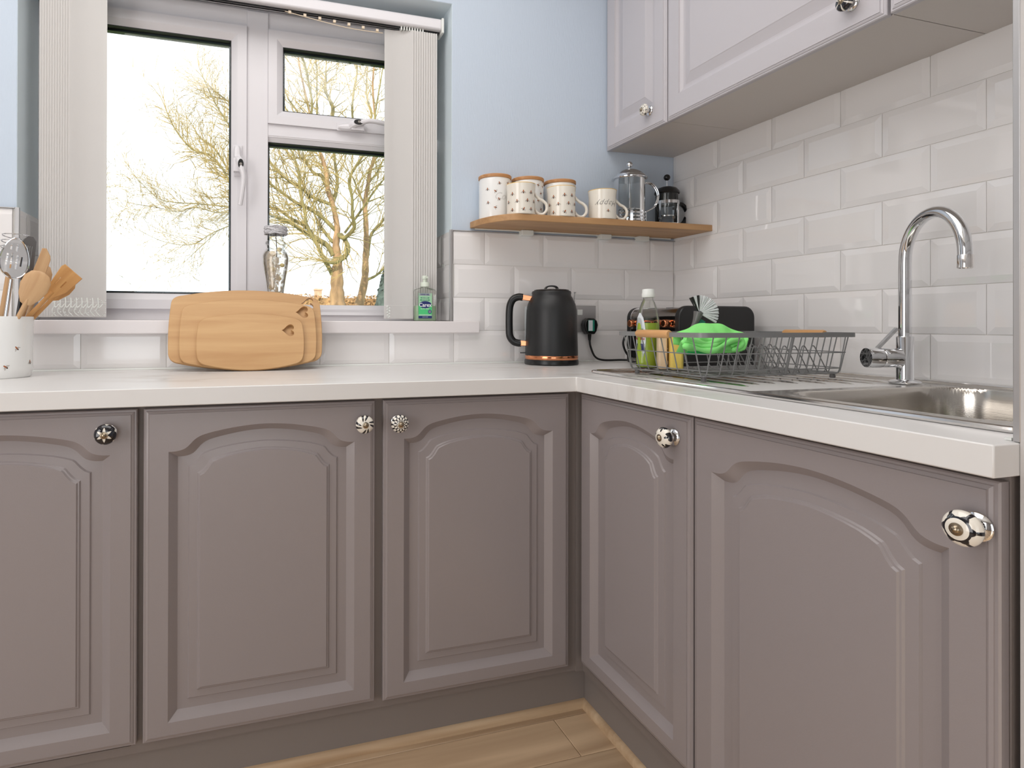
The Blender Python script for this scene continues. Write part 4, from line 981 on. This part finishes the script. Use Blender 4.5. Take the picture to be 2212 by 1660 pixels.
# ================================================================== CHOPPING BOARDS
def plate(name, m, parent, outline, holes, th, e=.0011, y0=0.0):
    """a flat slab in the local xz plane, centred on y0, with eased edges and true cut-outs"""
    from mathutils.geometry import tessellate_polygon
    area_ = sum(a[0]*b_[1]-b_[0]*a[1] for a, b_ in zip(outline, outline[1:]+outline[:1]))
    O = list(outline) if area_ > 0 else list(outline)[::-1]; n = len(O); I = []
    for i in range(n):
        d = Vector(O[(i+1) % n])-Vector(O[i-1]); nn = Vector((-d.y, d.x)).normalized() if d.length > 1e-9 else Vector((0, 0)); I.append((O[i][0]+nn.x*e, O[i][1]+nn.y*e))
    polys = [I]+[list(h) for h in holes]; flat = [p for q in polys for p in q]
    tris = tessellate_polygon([[Vector((x, z, 0)) for x, z in q] for q in polys])
    bb = B(); h2 = th/2; N0 = len(flat)
    bb.v = [(x, y0-h2, z) for x, z in flat]+[(x, y0+h2, z) for x, z in flat]+[(x, y0-h2+e, z) for x, z in O]+[(x, y0+h2-e, z) for x, z in O]
    bb.f = [tuple(t_) for t_ in tris]+[tuple(i+N0 for i in t_)[::-1] for t_ in tris]
    A1, A2 = 2*N0, 2*N0+n
    for i in range(n):
        j = (i+1) % n; bb.f += [(i, j, A1+j, A1+i), (A1+i, A1+j, A2+j, A2+i), (A2+i, A2+j, N0+j, N0+i)]
    k = n
    for h in holes:
        for i in range(len(h)): j = (i+1) % len(h); bb.f.append((k+i, k+j, N0+k+j, N0+k+i))
        k += len(h)
    bb.m = [0]*len(bb.f)
    return bb.build(name, m, parent, ang=30)
def heart(cx, cz, s, n=36):
    o = []
    for i in range(n):
        a = 2*math.pi*i/n; x = 16*math.sin(a)**3; y = 13*math.cos(a)-5*math.cos(2*a)-2*math.cos(3*a)-math.cos(4*a)
        o.append((cx+y*s/30*1.0, cz+x*s/32))      # lying on its side, point to the left
    return o
def board(label, W2, H, yb, xc, hx_, hz_, hs):
    t = thing('chopping_board', label, 'chopping board', (xc, yb, WT), 0, 'bamboo chopping boards leaning on the window sill')
    sag = .020*W2/.194; out = []
    def arc(x0, z0, x1, z1, bul, n=22, ax_='z'):
        for i in range(n):
            k = i/n; s_ = 4*k*(1-k)*bul
            out.append((lerp(x0, x1, k)+(s_ if ax_ == 'x' else 0), lerp(z0, z1, k)+(s_ if ax_ == 'z' else 0)))
    c_ = .020
    arc(-W2+c_*1.3, sag, W2-c_*1.3, sag, -sag); 
    def corner(x0, z0, xm, zm, x1, z1):
        for i in range(8): k = i/8; out.append(((1-k)**2*x0+2*k*(1-k)*xm+k*k*x1, (1-k)**2*z0+2*k*(1-k)*zm+k*k*z1))
    corner(W2-c_*1.3, sag, W2-.003, sag+.004, W2, sag+c_*1.2); arc(W2, sag+c_*1.2, W2, H-sag-c_, .003, 8, 'x'); corner(W2, H-sag-c_, W2-.002, H-sag-.001, W2-c_*1.4, H-sag+.002)
    arc(W2-c_*1.4, H-sag+.002, -W2+c_*1.4, H-sag+.002, sag-.002); corner(-W2+c_*1.4, H-sag+.002, -W2+.002, H-sag-.001, -W2, H-sag-c_); arc(-W2, H-sag-c_, -W2, sag+c_*1.2, -.003, 8, 'x'); corner(-W2, sag+c_*1.2, -W2+.003, sag+.004, -W2+c_*1.3, sag)
    plate('board_slab', m_bamboo, t, out, [heart(hx_, hz_, hs)], .0092, y0=-.0046)
    t.rotation_euler = (R(-23), 0, R(0)); return t
board('largest bamboo chopping board with a heart cut-out, rearmost of the three', .1915, .2265, -.1075, -1.409, .160, .189, .035)
board('middle-sized bamboo chopping board with a heart cut-out, between the other two', .1690, .199, -.1200, -1.4035, .138, .162, .035)
board('smallest bamboo chopping board with a heart cut-out, front of the three', .1310, .157, -.1325, -1.3995, .095, .109, .034)

# ================================================================== VASE
t = thing('glass_vase', 'speckled silvered glass vase with a grey twine collar and dried twigs on the sill', 'vase', (-1.3335, .052, .9278))
vp = [(.020, 0), (.022, .004), (.019, .02), (.020, .06), (.024, .100), (.030, .140), (.0330, .165), (.0320, .178), (.0265, .192), (.0225, .198), (.0235, .205), (.0265, .210), (.0255, .217), (.0225, .220), (.0215, .232), (.023, .250), (.026, .262)]
vp2 = [(p[0]*1.14, p[1]+(.010 if p[1] > .03 else 0)) for p in smooth([(a, b_, 0) for a, b_ in vp], 3)]
B().lathe(vp2, 48, capt=False).build('glass_body', glass('clear_vase_glass', (.98, .98, .975, 1), .5), t, ang=80)
B().lathe([(p[0]-.0012, p[1]) for p in vp2 if .012 < p[1] < .200], 40, capb=False, capt=False, matf=lambda th, s, j: 0 if math.sin(th*3+s*2.4) > -.55+.4*math.sin(s*21+th*7)*math.cos(th*13) else 1).build('silvered_patches', [m_mercury, glass('clear_patch', (.99, .99, .99, 1), .2)], t)
b_ = B()
for k in range(7): b_.tube([((.0310+.0012*math.sin(k*2+i*.5))*math.cos(2*math.pi*i/40), (.0310+.0012*math.sin(k*2+i*.5))*math.sin(2*math.pi*i/40), .2500+.0033*k+.0008*math.sin(i*.9+k)) for i in range(40)], .0021, 6, closed=True)
b_.lathe([(.0001, .270), (.022, .2735), (.0305, .270)], 30); b_.build('twine_collar', m_rope, t)
b_ = B().tube(smooth([(.002, 0, .012), (.004, -.002, .06), (-.002, .0, .11), (.001, .001, .16), (.003, 0, .20), (.0, 0, .255)], 5), .0013, 6)
for p, q in (((.002, 0, .075), (-.008, -.004, .098)), ((-.001, 0, .12), (.012, -.004, .135)), ((.003, 0, .05), (.010, -.002, .066)), ((0, 0, .155), (-.009, -.003, .170))): b_.tube([p, q], .001, 5)
b_.build('twig', m_twigb, t)
for p, s_ in (((-.009, -.012, .192), .0078), ((.010, -.010, .205), .006), ((-.009, -.014, .147), .0074), ((.008, -.014, .121), .0064), ((-.012, -.010, .096), .0070), ((.003, -.014, .078), .0066), ((.018, -.008, .160), .0055), ((-.004, -.006, .040), .006)):
    B().ball(p, s_*1.25, n=8, sc=(1, .9, .85)).build('dried_bud', m_bud, t)

# ================================================================== HAND GEL
t = thing('hand_gel', 'clear pump bottle of pale green hand gel with a green label on the sill', 'bottle', (-.8955, .012, .9278), R(4))
b_ = B()
rings = [(.0325, .0140, 0, .008), (.0340, .0155, .003, .009), (.0340, .0155, .090, .009), (.0325, .0145, .0955, .010), (.0220, .0120, .0995, .0115), (.0115, .0112, .1015, .011), (.0110, .0110, .106, .0109)]
def loft(rings, n=6):
    bb = B(); k = 4*(n+1)
    for w_, d_, z, r_ in rings: bb.v += rrect(-w_, w_, -d_, d_, r_, z, n)
    for j in range(len(rings)-1):
        for q in range(k): bb.f.append((j*k+q, j*k+(q+1) % k, (j+1)*k+(q+1) % k, (j+1)*k+q)); bb.m.append(0)
    bb.f.append(tuple(range(k))[::-1]); bb.m.append(0); bb.f.append(tuple((len(rings)-1)*k+q for q in range(k))); bb.m.append(0); return bb
loft(rings).build('bottle_body', m_bottleglass, t)
loft([(.0310, .0125, .0015, .007), (.0326, .0141, .0035, .008), (.0326, .0141, .0465, .008)]).build('gel', m_gel, t)
B().lathe([(.0125, .1035), (.0135, .1045), (.0135, .1165), (.0125, .118), (.0065, .1185), (.0062, .1275), (.0085, .128), (.0090, .1365), (.0070, .138), (.0001, .138)], 28).box((-.004, -.018, .129), (.004, 0, .1345)).build('pump', plain('pale_green_pump', srgb(222, 230, 216), .4), t)
yL = -.0158; put = lambda s, z: (s, yL, z)
L0 = -.0045
b_ = B().box((L0-.0215, yL, .0085), (L0+.0215, yL+.0002, .084), 0)
b_.box((L0-.0215, yL-.0001, .020), (L0+.0215, yL+.0002, .050), 1); b_.box((L0-.0215, yL-.0002, .0085), (L0+.0215, yL, .0158), 2); b_.box((L0-.0195, yL-.0002, .0765), (L0+.0165, yL, .0835), 3)
b_.box((L0-.0150, yL-.0002, .0680), (L0+.0130, yL, .0720), 4); b_.box((L0-.0165, yL-.0002, .0615), (L0+.0145, yL, .0655), 4)
n_ = 30; b_.add([(L0+.0200*math.cos(2*math.pi*i/n_), yL-.0004, .0495+.0108*math.sin(2*math.pi*i/n_)) for i in range(n_)], [tuple(range(n_))], 2)
b_.add([(L0+.0145+.0058*math.cos(2*math.pi*i/n_), yL-.0004, .0285+.0062*math.sin(2*math.pi*i/n_)) for i in range(n_)], [tuple(range(n_))], 2)
b_.build('label', [m_label_pg, m_label_g, m_navy, m_label_grey, m_label_mid], t, ang=0)
b_ = B(); p2 = lambda s, z: (s, yL-.0007, z)
flat_text(b_, 'Carex', .0162, p2, L0, .0482, bold=.0003); flat_text(b_, 'ALOE VERA', .0055, p2, L0-.001, .0370); flat_text(b_, 'WITH ALOE EXTRACT', .0034, p2, L0-.002, .0185); flat_text(b_, 'QUICK DRY', .0034, p2, L0, .0122)
flat_text(b_, 'KILLS GERMS', .0034, p2, L0-.001, .0700); flat_text(b_, 'ON THE GO', .0034, p2, L0-.001, .0635)
for k in range(3): flat_text(b_, 'MOIST', .0028, p2, L0+.0145, .0312-.0028*k)
b_.build('white_lettering', m_print_w, t, ang=0)
b_ = B(); flat_text(b_, 'HAND GEL', .0058, p2, L0-.0015, .080, bold=.00012); b_.build('navy_lettering', m_navy, t, ang=0)

# ================================================================== UTENSIL POT
PC = (-1.9365, -.170, WT); r, h = .062, .136
t = thing('utensil_pot', 'white ceramic bee-printed pot holding wooden and metal utensils', 'pot', PC)
B().lathe([(.0001, 0), (r-.007, 0), (r-.004, .003), (r-.001, .02), (r, h-.03), (r+.0005, h-.004), (r, h), (r-.004, h), (r-.005, h-.01), (r-.009, .006), (.0001, .006)], 64).build('pot_body', m_white_cer, t)
b_ = B()
for s, z, a in ((.022, .100, -.9), (.051, .066, .7), (.030, .026, .9), (.088, .092, .2), (.086, .034, .1), (-.012, .060, .3), (-.02, .10, .5)): bee(b_, cyl_put(r-.0008), s, z, .0062, a)
tag(b_.build('bee_print', BM, t, ang=0), kind='stuff')
def utensil(name, label, cat, base, head, ax_n):
    """thing whose local z runs from a point inside the pot to the head"""
    b0, h0 = Vector(base), Vector(head); z = (h0-b0).normalized(); n_ = Vector(ax_n); n_ = (n_-z*n_.dot(z)).normalized(); x = n_.cross(z)
    M_ = Matrix((x, n_, z)).transposed().to_4x4(); t_ = thing(name, label, cat); t_.matrix_world = Matrix.Translation(b0) @ M_; return t_, (h0-b0).length
FW = (-.25, 1, 0)
def head_plate(outline, th, m, t_, nm, holes=None):
    return plate(nm, m, t_, outline, holes or [], th, min(.001, th*.25))
def stick(t_, L1, r0, m, nm='handle'): return B().tube([(0, 0, 0), (0, 0, L1*.5), (0, 0, L1)], [r0, r0*.95, r0*.8], 12).build(nm, m, t_)
# front wooden spoon: its bowl ends near the window side
t_, L = utensil('wooden_spoon', 'wooden spoon with a broad oval bowl at the front of the pot', 'spoon', (-1.945, -.200, .815), (-1.848, -.212, 1.022), FW)
stick(t_, L-.045, .0055, m_spoonwood)
B().lathe([(.0001, -.040), (.010, -.036), (.019, -.022), (.0245, -.004), (.0235, .012), (.0165, .023), (.006, .0272), (.0001, .0278)], 36, 0, Matrix.Translation((0, 0, L-.022)) @ Matrix.Diagonal((1.12, .26, 1.22, 1))).build('bowl', m_spoonwood, t_, ang=60)
t_, L = utensil('wooden_spatula', 'plain wooden spatula with a slanted tip rising behind the front spoon', 'spatula', (-1.940, -.150, .815), (-1.852, -.165, 1.072), FW)
stick(t_, L-.05, .0055, m_spoonwood); head_plate([(-.008, L-.075), (.007, L-.075), (.014, L-.045), (.013, L-.004), (.010, L+.004), (-.002, L+.018), (-.010, L+.016), (-.0115, L-.045)], .005, m_spoonwood, t_, 'blade')
t_, L = utensil('slotted_spatula', 'scorched slotted wooden spatula leaning furthest right out of the pot', 'spatula', (-1.984, -.168, .812), (-1.806, -.158, 1.030), FW)
stick(t_, L-.05, .0055, m_spatwood)
sl = lambda x: [(x-.0013, L-.032), (x+.0013, L-.032), (x+.0013, L-.014), (x-.0013, L-.014)]
head_plate([(-.006, L-.07), (.006, L-.07), (.022, L-.035), (.026, L+.012), (-.021, L+.016), (-.024, L+.008), (-.017, L-.035)], .0045, m_spatwood, t_, 'blade', [sl(-.008), sl(.006)])
t_, L = utensil('wooden_spoon', 'smaller wooden spoon mostly hidden behind the slotted spatula', 'spoon', (-1.980, -.150, .812), (-1.812, -.128, 1.018), FW)
stick(t_, L-.03, .0050, m_spatwood)
B().lathe([(.0001, -.034), (.012, -.024), (.020, -.004), (.019, .012), (.012, .022), (.0001, .026)], 30, 0, Matrix.Translation((0, 0, L-.02)) @ Matrix.Diagonal((1, .28, 1.2, 1))).build('bowl', m_spatwood, t_, ang=60)
t_, L = utensil('wooden_spoon', 'wooden spoon leaning behind the steel slotted spoon', 'spoon', (-1.930, -.125, .815), (-1.872, -.110, 1.045), FW)
stick(t_, L-.03, .0055, m_spoonwood)
B().lathe([(.0001, -.036), (.014, -.024), (.0225, -.004), (.021, .012), (.013, .024), (.0001, .028)], 30, 0, Matrix.Translation((0, 0, L-.02)) @ Matrix.Diagonal((1, .28, 1.25, 1))).build('bowl', m_spoonwood, t_, ang=60)
t_, L = utensil('slotted_spoon', 'polished steel slotted spoon with a large perforated bowl', 'spoon', (-1.925, -.215, .815), (-1.902, -.190, 1.075), (-.85, .75, .25))
stick(t_, L-.06, .0042, m_chrome)
oh = [(.0305*math.sin(2*math.pi*i/40)*(1-.18*math.cos(2*math.pi*i/40)), L-.012+.045*math.cos(2*math.pi*i/40)) for i in range(40)]
hs_ = [[(x-.0022, z0_), (x+.0022, z0_), (x+.0030, z1_), (x-.0014, z1_)] for x, z0_, z1_ in ((-.016, L-.030, L-.004), (-.006, L-.036, L-.002), (.005, L-.036, L-.004), (.015, L-.028, L-.006), (-.010, L+.004, L+.018), (.002, L+.004, L+.020))]
o = head_plate(oh, .0012, m_chrome, t_, 'perforated_bowl', hs_)
o2 = B().tube([(p[0], -.001, p[1]) for p in oh], .0016, 6, closed=True).build('bowl_rim', m_chrome, t_)
t_, L = utensil('fish_slice', 'long grey plastic fish slice standing behind the steel spoon', 'spatula', (-1.925, -.150, .815), (-1.885, -.150, 1.118), (-.9, 1, .1))
stick(t_, L-.09, .005, m_blackplastic); head_plate([(-.006, L-.105), (.006, L-.105), (.017, L-.08), (.014, L-.01), (.006, L), (-.006, L), (-.014, L-.01), (-.017, L-.08)], .003, m_greyplastic, t_, 'blade', [[(x-.0012, L-.075), (x+.0012, L-.075), (x+.0012, L-.022), (x-.0012, L-.022)] for x in (-.007, -.0025, .002, .0065)])
t_, L = utensil('spring_whisk', 'coiled wire whisk at the far left edge of the pot', 'whisk', (-1.955, -.150, .815), (-1.938, -.100, 1.075), FW)
stick(t_, L-.02, .0085, m_spoonwood)
B().tube([(.026*math.cos(a_*.5), .010*math.sin(a_*.5), L-.015+.00115*a_) for a_ in range(0, 64)], .0013, 6).build('wire_coil', m_chrome, t_)
t_, L = utensil('table_fork', 'steel utensil tip poking out beside the slotted spatula', 'utensil', (-1.972, -.142, .812), (-1.802, -.118, 1.038), FW)
stick(t_, L-.012, .0028, m_chrome); B().lathe([(.0001, -.014), (.005, -.006), (.0055, .004), (.0001, .010)], 16, 0, Matrix.Translation((0, 0, L-.01)) @ Matrix.Diagonal((1, .4, 1, 1))).build('tip', m_chrome, t_)

# ================================================================== OUTSIDE
tag(B().box((-60, .34, -.35), (60, 90, -.15)).build('lawn', m_grass), 'lawn outside the window running to the far hedge', 'lawn', kind='structure')
LIMBS_A=[[(0.54,1.04,0.204),(0.5,1.29,0.183),(0.48,1.65,0.161),(0.48,2.1,0.134),(0.49,2.44,0.102),(0.45,2.76,0.086),(0.48,3.13,0.07),(0.42,3.5,0.059),(0.36,3.74,0.059),(0.26,4.05,0.059),(0.23,4.37,0.053),(0.15,4.7,0.043),(0.06,4.94,0.037),(-0.14,5.69,0.027),(-0.35,6.62,0.021),(-0.46,7.24,0.016)],[(0.38,2.07,0.059),(0.16,2.45,0.048),(-0.01,2.79,0.043),(-0.13,2.98,0.042),(-0.25,3.26,0.037),(-0.26,3.46,0.037),(-0.35,3.79,0.032),(-0.39,4.13,0.032),(-0.42,4.41,0.026),(-0.54,4.74,0.021),(-0.61,4.88,0.016)],[(0.39,2.51,0.07),(0.26,2.73,0.064),(-0.03,2.91,0.058),(-0.27,3.04,0.053),(-0.51,3.2,0.047),(-0.77,3.31,0.042),(-1.07,3.43,0.036),(-1.46,3.7,0.031),(-1.86,4.07,0.026),(-2.09,4.45,0.023),(-2.34,4.68,0.02),(-2.69,4.78,0.018),(-3.02,5.17,0.015),(-3.21,5.58,0.01)],[(-0.03,2.91,0.042),(-0.27,3.21,0.037),(-0.58,3.39,0.031),(-0.81,3.59,0.031),(-1.07,3.7,0.026),(-1.46,4.01,0.026),(-1.87,4.44,0.026),(-2.27,5.08,0.02),(-2.6,5.35,0.015),(-2.77,5.66,0.01),(-2.93,5.91,0.007)],[(-1.07,3.41,0.021),(-1.46,3.47,0.021),(-1.87,3.49,0.015),(-2.5,3.52,0.013),(-3.02,3.52,0.01),(-3.34,3.6,0.008),(-3.73,3.97,0.005)],[(-1.46,3.44,0.021),(-1.87,3.39,0.015),(-2.17,3.36,0.013),(-2.59,3.45,0.01),(-2.95,3.33,0.008),(-3.34,3.4,0.007),(-3.79,3.45,0.005)],[(-1.26,3.42,0.021),(-1.87,3.1,0.015),(-2.27,2.9,0.013),(-2.59,2.68,0.011),(-2.92,2.64,0.008),(-3.34,2.73,0.006),(-3.79,2.96,0.005)],[(-2.17,2.91,0.01),(-2.49,2.56,0.008),(-2.76,2.25,0.005)],[(0.5,3.03,0.048),(0.16,3.36,0.043),(-0.16,3.56,0.042),(-0.46,3.69,0.037),(-0.82,3.93,0.031),(-1.07,4.12,0.026),(-1.56,4.62,0.021),(-1.87,5.25,0.02),(-2.15,5.69,0.015),(-2.34,6.07,0.013),(-2.53,6.52,0.008)],[(0.33,3.69,0.043),(-0.11,3.85,0.037),(-0.35,4.06,0.032),(-0.7,4.27,0.031),(-1.07,4.67,0.026),(-1.66,5.43,0.021),(-1.87,5.86,0.018),(-2.15,6.1,0.015),(-2.34,6.28,0.01),(-2.53,6.52,0.007)],[(0.25,4.05,0.043),(0.13,4.36,0.043),(-0.04,4.44,0.037),(-0.25,4.79,0.032),(-0.35,4.9,0.026),(-0.46,5.66,0.021),(-0.87,6.35,0.016),(-1.17,6.94,0.01)],[(0.47,3.03,0.048),(0.61,2.9,0.048),(0.82,3.12,0.043),(0.76,3.37,0.038),(0.72,3.76,0.032),(0.63,4.08,0.032),(0.79,4.43,0.027),(1.04,4.85,0.022),(1.14,5.61,0.016),(1.25,6.39,0.011)],[(0.55,3.01,0.048),(0.65,2.87,0.054),(0.71,2.65,0.059),(0.61,2.45,0.054),(0.38,2.31,0.038),(0.11,2.33,0.021)],[(0.65,3.04,0.027),(0.99,3.53,0.027),(1.25,3.94,0.022),(1.45,4.21,0.016)],[(0.38,3.74,0.043),(0.47,4.01,0.043),(0.51,4.39,0.038),(0.47,4.78,0.032),(0.42,5.72,0.043),(0.45,6.13,0.043),(0.36,6.43,0.038),(0.29,6.65,0.032),(0.32,6.92,0.027),(0.34,7.2,0.021)],[(0.04,5.0,0.027),(0.02,5.69,0.024),(0.02,6.39,0.021),(0.03,6.85,0.016),(-0.03,7.23,0.011)],[(-0.23,4.98,0.032),(-0.12,5.83,0.027),(-0.21,6.28,0.026),(-0.33,6.68,0.024),(-0.54,6.93,0.018),(-0.76,7.28,0.01)],[(-0.53,5.1,0.021),(-0.39,5.73,0.021),(-0.61,6.16,0.016),(-0.71,6.53,0.016),(-0.83,6.89,0.01)],[(0.38,2.81,0.038),(0.18,3.11,0.037),(0.06,3.33,0.043)]]
LIMBS_B=[[(1.32,1.06,0.154),(1.41,1.36,0.128),(1.58,2.1,0.103),(1.61,2.69,0.09),(1.63,3.28,0.077),(1.61,3.87,0.071),(1.59,4.31,0.064),(1.68,4.84,0.058),(1.73,5.2,0.052),(1.84,5.57,0.045),(1.89,6.37,0.032),(1.8,7.65,0.026),(1.93,8.83,0.019)],[(1.66,2.16,0.045),(1.91,2.28,0.032),(2.15,2.5,0.032),(2.64,3.02,0.026),(2.95,3.49,0.02)],[(1.67,2.84,0.052),(1.76,3.37,0.045),(1.97,3.68,0.039),(2.15,3.87,0.033),(2.64,4.67,0.026)],[(1.34,5.84,0.038),(1.25,6.76,0.032),(1.3,7.41,0.032),(1.41,7.98,0.026),(1.43,8.45,0.019)],[(1.62,6.05,0.032),(1.81,6.82,0.026),(1.7,7.36,0.026),(1.73,8.02,0.019),(1.81,8.59,0.013)],[(1.61,4.19,0.032),(1.43,4.59,0.026),(1.28,5.02,0.019),(1.07,5.3,0.013)],[(1.68,4.84,0.032),(1.97,5.22,0.026),(2.12,5.53,0.019),(2.33,5.85,0.013)]]
def tree(name, label, limbs, Y, seed, spread):
    rr = random.Random(seed); t = thing(name, label, 'tree', (limbs[0][0][0], Y, -.15), 0, 'bare trees outside the window')
    ox_, oz_ = limbs[0][0][0], -.15
    tw = B(); paths = []
    for k, l in enumerate(limbs):
        dy = 0; pts = []; sl_ = 0 if k == 0 else rr.uniform(-.35, .35)
        for i, (x, z, r_) in enumerate(l): pts.append(Vector((x-ox_, sl_*i*.55, z-oz_)))
        rad = [q[2] for q in l]
        if k == 0: pts = [Vector((pts[0].x, 0, 0))]+pts; rad = [rad[0]*1.25]+rad
        sp = smooth(pts, 4); rs = []
        for i in range(len(sp)): q = i/4; a = min(int(q), len(rad)-2); rs.append(lerp(rad[a], rad[a+1], q-a)*(1+.10*math.sin(i*2.3+k)))
        B().tube(sp, rs, 10).build('trunk' if k == 0 else 'branch', m_barklow if k == 0 else m_bark, t, ang=80)
        paths.append((sp, rs))
    def twig(p, d, L_, r_, dep):
        nseg = max(2, int(L_/.28)); pts = [p]; cur = p.copy(); dd = d.normalized()
        for i in range(nseg):
            dd = (dd+Vector((rr.gauss(0, .16), rr.gauss(0, .16), rr.gauss(.03, .16)))).normalized(); cur = cur+dd*(L_/nseg); pts.append(cur.copy())
        tw.tube(pts, [lerp(r_, r_*.35, i/nseg) for i in range(nseg+1)], 3)
        if dep > 0:
            for i in range(1, len(pts)):
                for q in range(2 if dep > 1 else 1):
                    if rr.random() < .8:
                        s_ = rr.choice((-1, 1)); a = (pts[i]-pts[i-1]).normalized()
                        side = Vector((a.z*s_, rr.uniform(-.7, .7), -a.x*s_))
                        twig(pts[i], a*.9+side*rr.uniform(.35, .9)+Vector((0, 0, .12)), L_*rr.uniform(.35, .62), max(.0042, r_*.6), dep-1)
    for k, (sp, rs) in enumerate(paths):
        n_ = len(sp)
        for i in range(3 if k else n_//2, n_):
            for _ in range(4 if sp[i].x+ox_ < -1.3 else 1):
                if rr.random() > (.85 if k else .5): continue
                a = (sp[i]-sp[i-1]).normalized(); s_ = rr.choice((-1, 1)); side = Vector((a.z*s_, rr.uniform(-.8, .8), -a.x*s_))
                twig(sp[i], a*.8+side*rr.uniform(.4, .9)+Vector((0, 0, .1)), rr.uniform(.45, 1.2)*spread*(.62 if sp[i].x+ox_ < -1.3 else 1), min(rs[i]*.55, .015), 2)
        twig(sp[-1], sp[-1]-sp[-2], 1.3*spread, min(rs[-1], .016), 2)
        twig(sp[-1], (sp[-1]-sp[-2]).normalized()+Vector((0, .3, .3)), 1.0*spread, min(rs[-1], .014), 2)
    tag(tw.build('twigs', m_twig, t, ang=0), kind='stuff')
tree('bare_tree', 'gnarled bare tree with spreading lichened branches, the left trunk outside the window', LIMBS_A, 12.0, 11, 1.0)
tree('bare_tree', 'slimmer bare tree whose straight trunk rises right of the gnarled one', LIMBS_B, 14.5, 5, 1.1)
# hedge, conifer, house
def leafy(t, nm, m, f, n_, sz, seed):
    rr = random.Random(seed); b_ = B()
    for i in range(n_):
        p, nn = f(rr); u = Vector(nn).orthogonal().normalized(); v_ = Vector(nn).cross(u); a = rr.uniform(0, 6.28); s_ = sz*rr.uniform(.6, 1.3)
        u2 = (u*math.cos(a)+v_*math.sin(a)); v2 = (v_*math.cos(a)-u*math.sin(a)+Vector(nn)*rr.uniform(-.8, .8)).normalized()
        p = Vector(p); b_.add([p, p+u2*s_+v2*s_*.5, p+v2*s_*1.4, p-u2*s_+v2*s_*.5], [(0, 1, 2, 3)])
    return tag(b_.build(nm, m, t, ang=0), kind='stuff')
t = thing('beech_hedge', 'brown winter hedge across the far side of the lawn', 'hedge', (4, 22, -.15))
B().box((-10, -.35, 0), (10, .35, 2.1)).build('hedge_core', m_hedge, t)
def fh(r_):
    if r_.random() < .25: return (r_.uniform(-10, 10), r_.uniform(-.4, .3), 2.1+r_.uniform(-.05, .12)), (0, -.2, 1)
    return (r_.uniform(-10, 10), -.36+r_.uniform(-.08, .05), r_.uniform(0, 2.15)), (r_.uniform(-.5, .5), -1, r_.uniform(-.2, .5))
leafy(t, 'hedge_leaves', m_hedge, fh, 9000, .06, 3)
t = thing('conifer', 'dark blue-green conifer at the right edge of the window view', 'tree', (3.75, 20.2, -.15))
B().lathe([(.12, 0), (.12, .4), (.95, .5), (.85, 1.2), (.6, 2.3), (.3, 3.3), (.02, 4.2)], 18).build('inner_crown', m_conifer, t)
def fc(r_):
    z = r_.uniform(.4, 4.2); a = r_.uniform(0, 6.28); q = max(.02, .98*(1-(z-.4)/3.9)**.85); return (q*math.cos(a), q*math.sin(a), z), (math.cos(a), math.sin(a), .4)
leafy(t, 'foliage', m_conifer, fc, 6000, .07, 8)
t = thing('house', 'pale house with a brick chimney far behind the hedge', 'house', (1.6, 34, -.15))
B().box((-3.0, -1, 0), (3.4, 4, 1.6)).build('walls', m_render, t)
B().add([(-3.2, -1.2, 1.6), (3.6, -1.2, 1.6), (3.6, 4.2, 1.6), (-3.2, 4.2, 1.6), (-2.4, 1.5, 2.2), (2.8, 1.5, 2.2)], [(0, 1, 5, 4), (1, 2, 5), (2, 3, 4, 5), (3, 0, 4), (3, 2, 1, 0)]).build('roof', m_roof, t)
ch_ = B().box((.70, 1.2, 2.0), (1.12, 1.7, 3.15)).box((.66, 1.15, 3.15), (1.16, 1.75, 3.25)); ch_.build('chimney', m_brick, t)
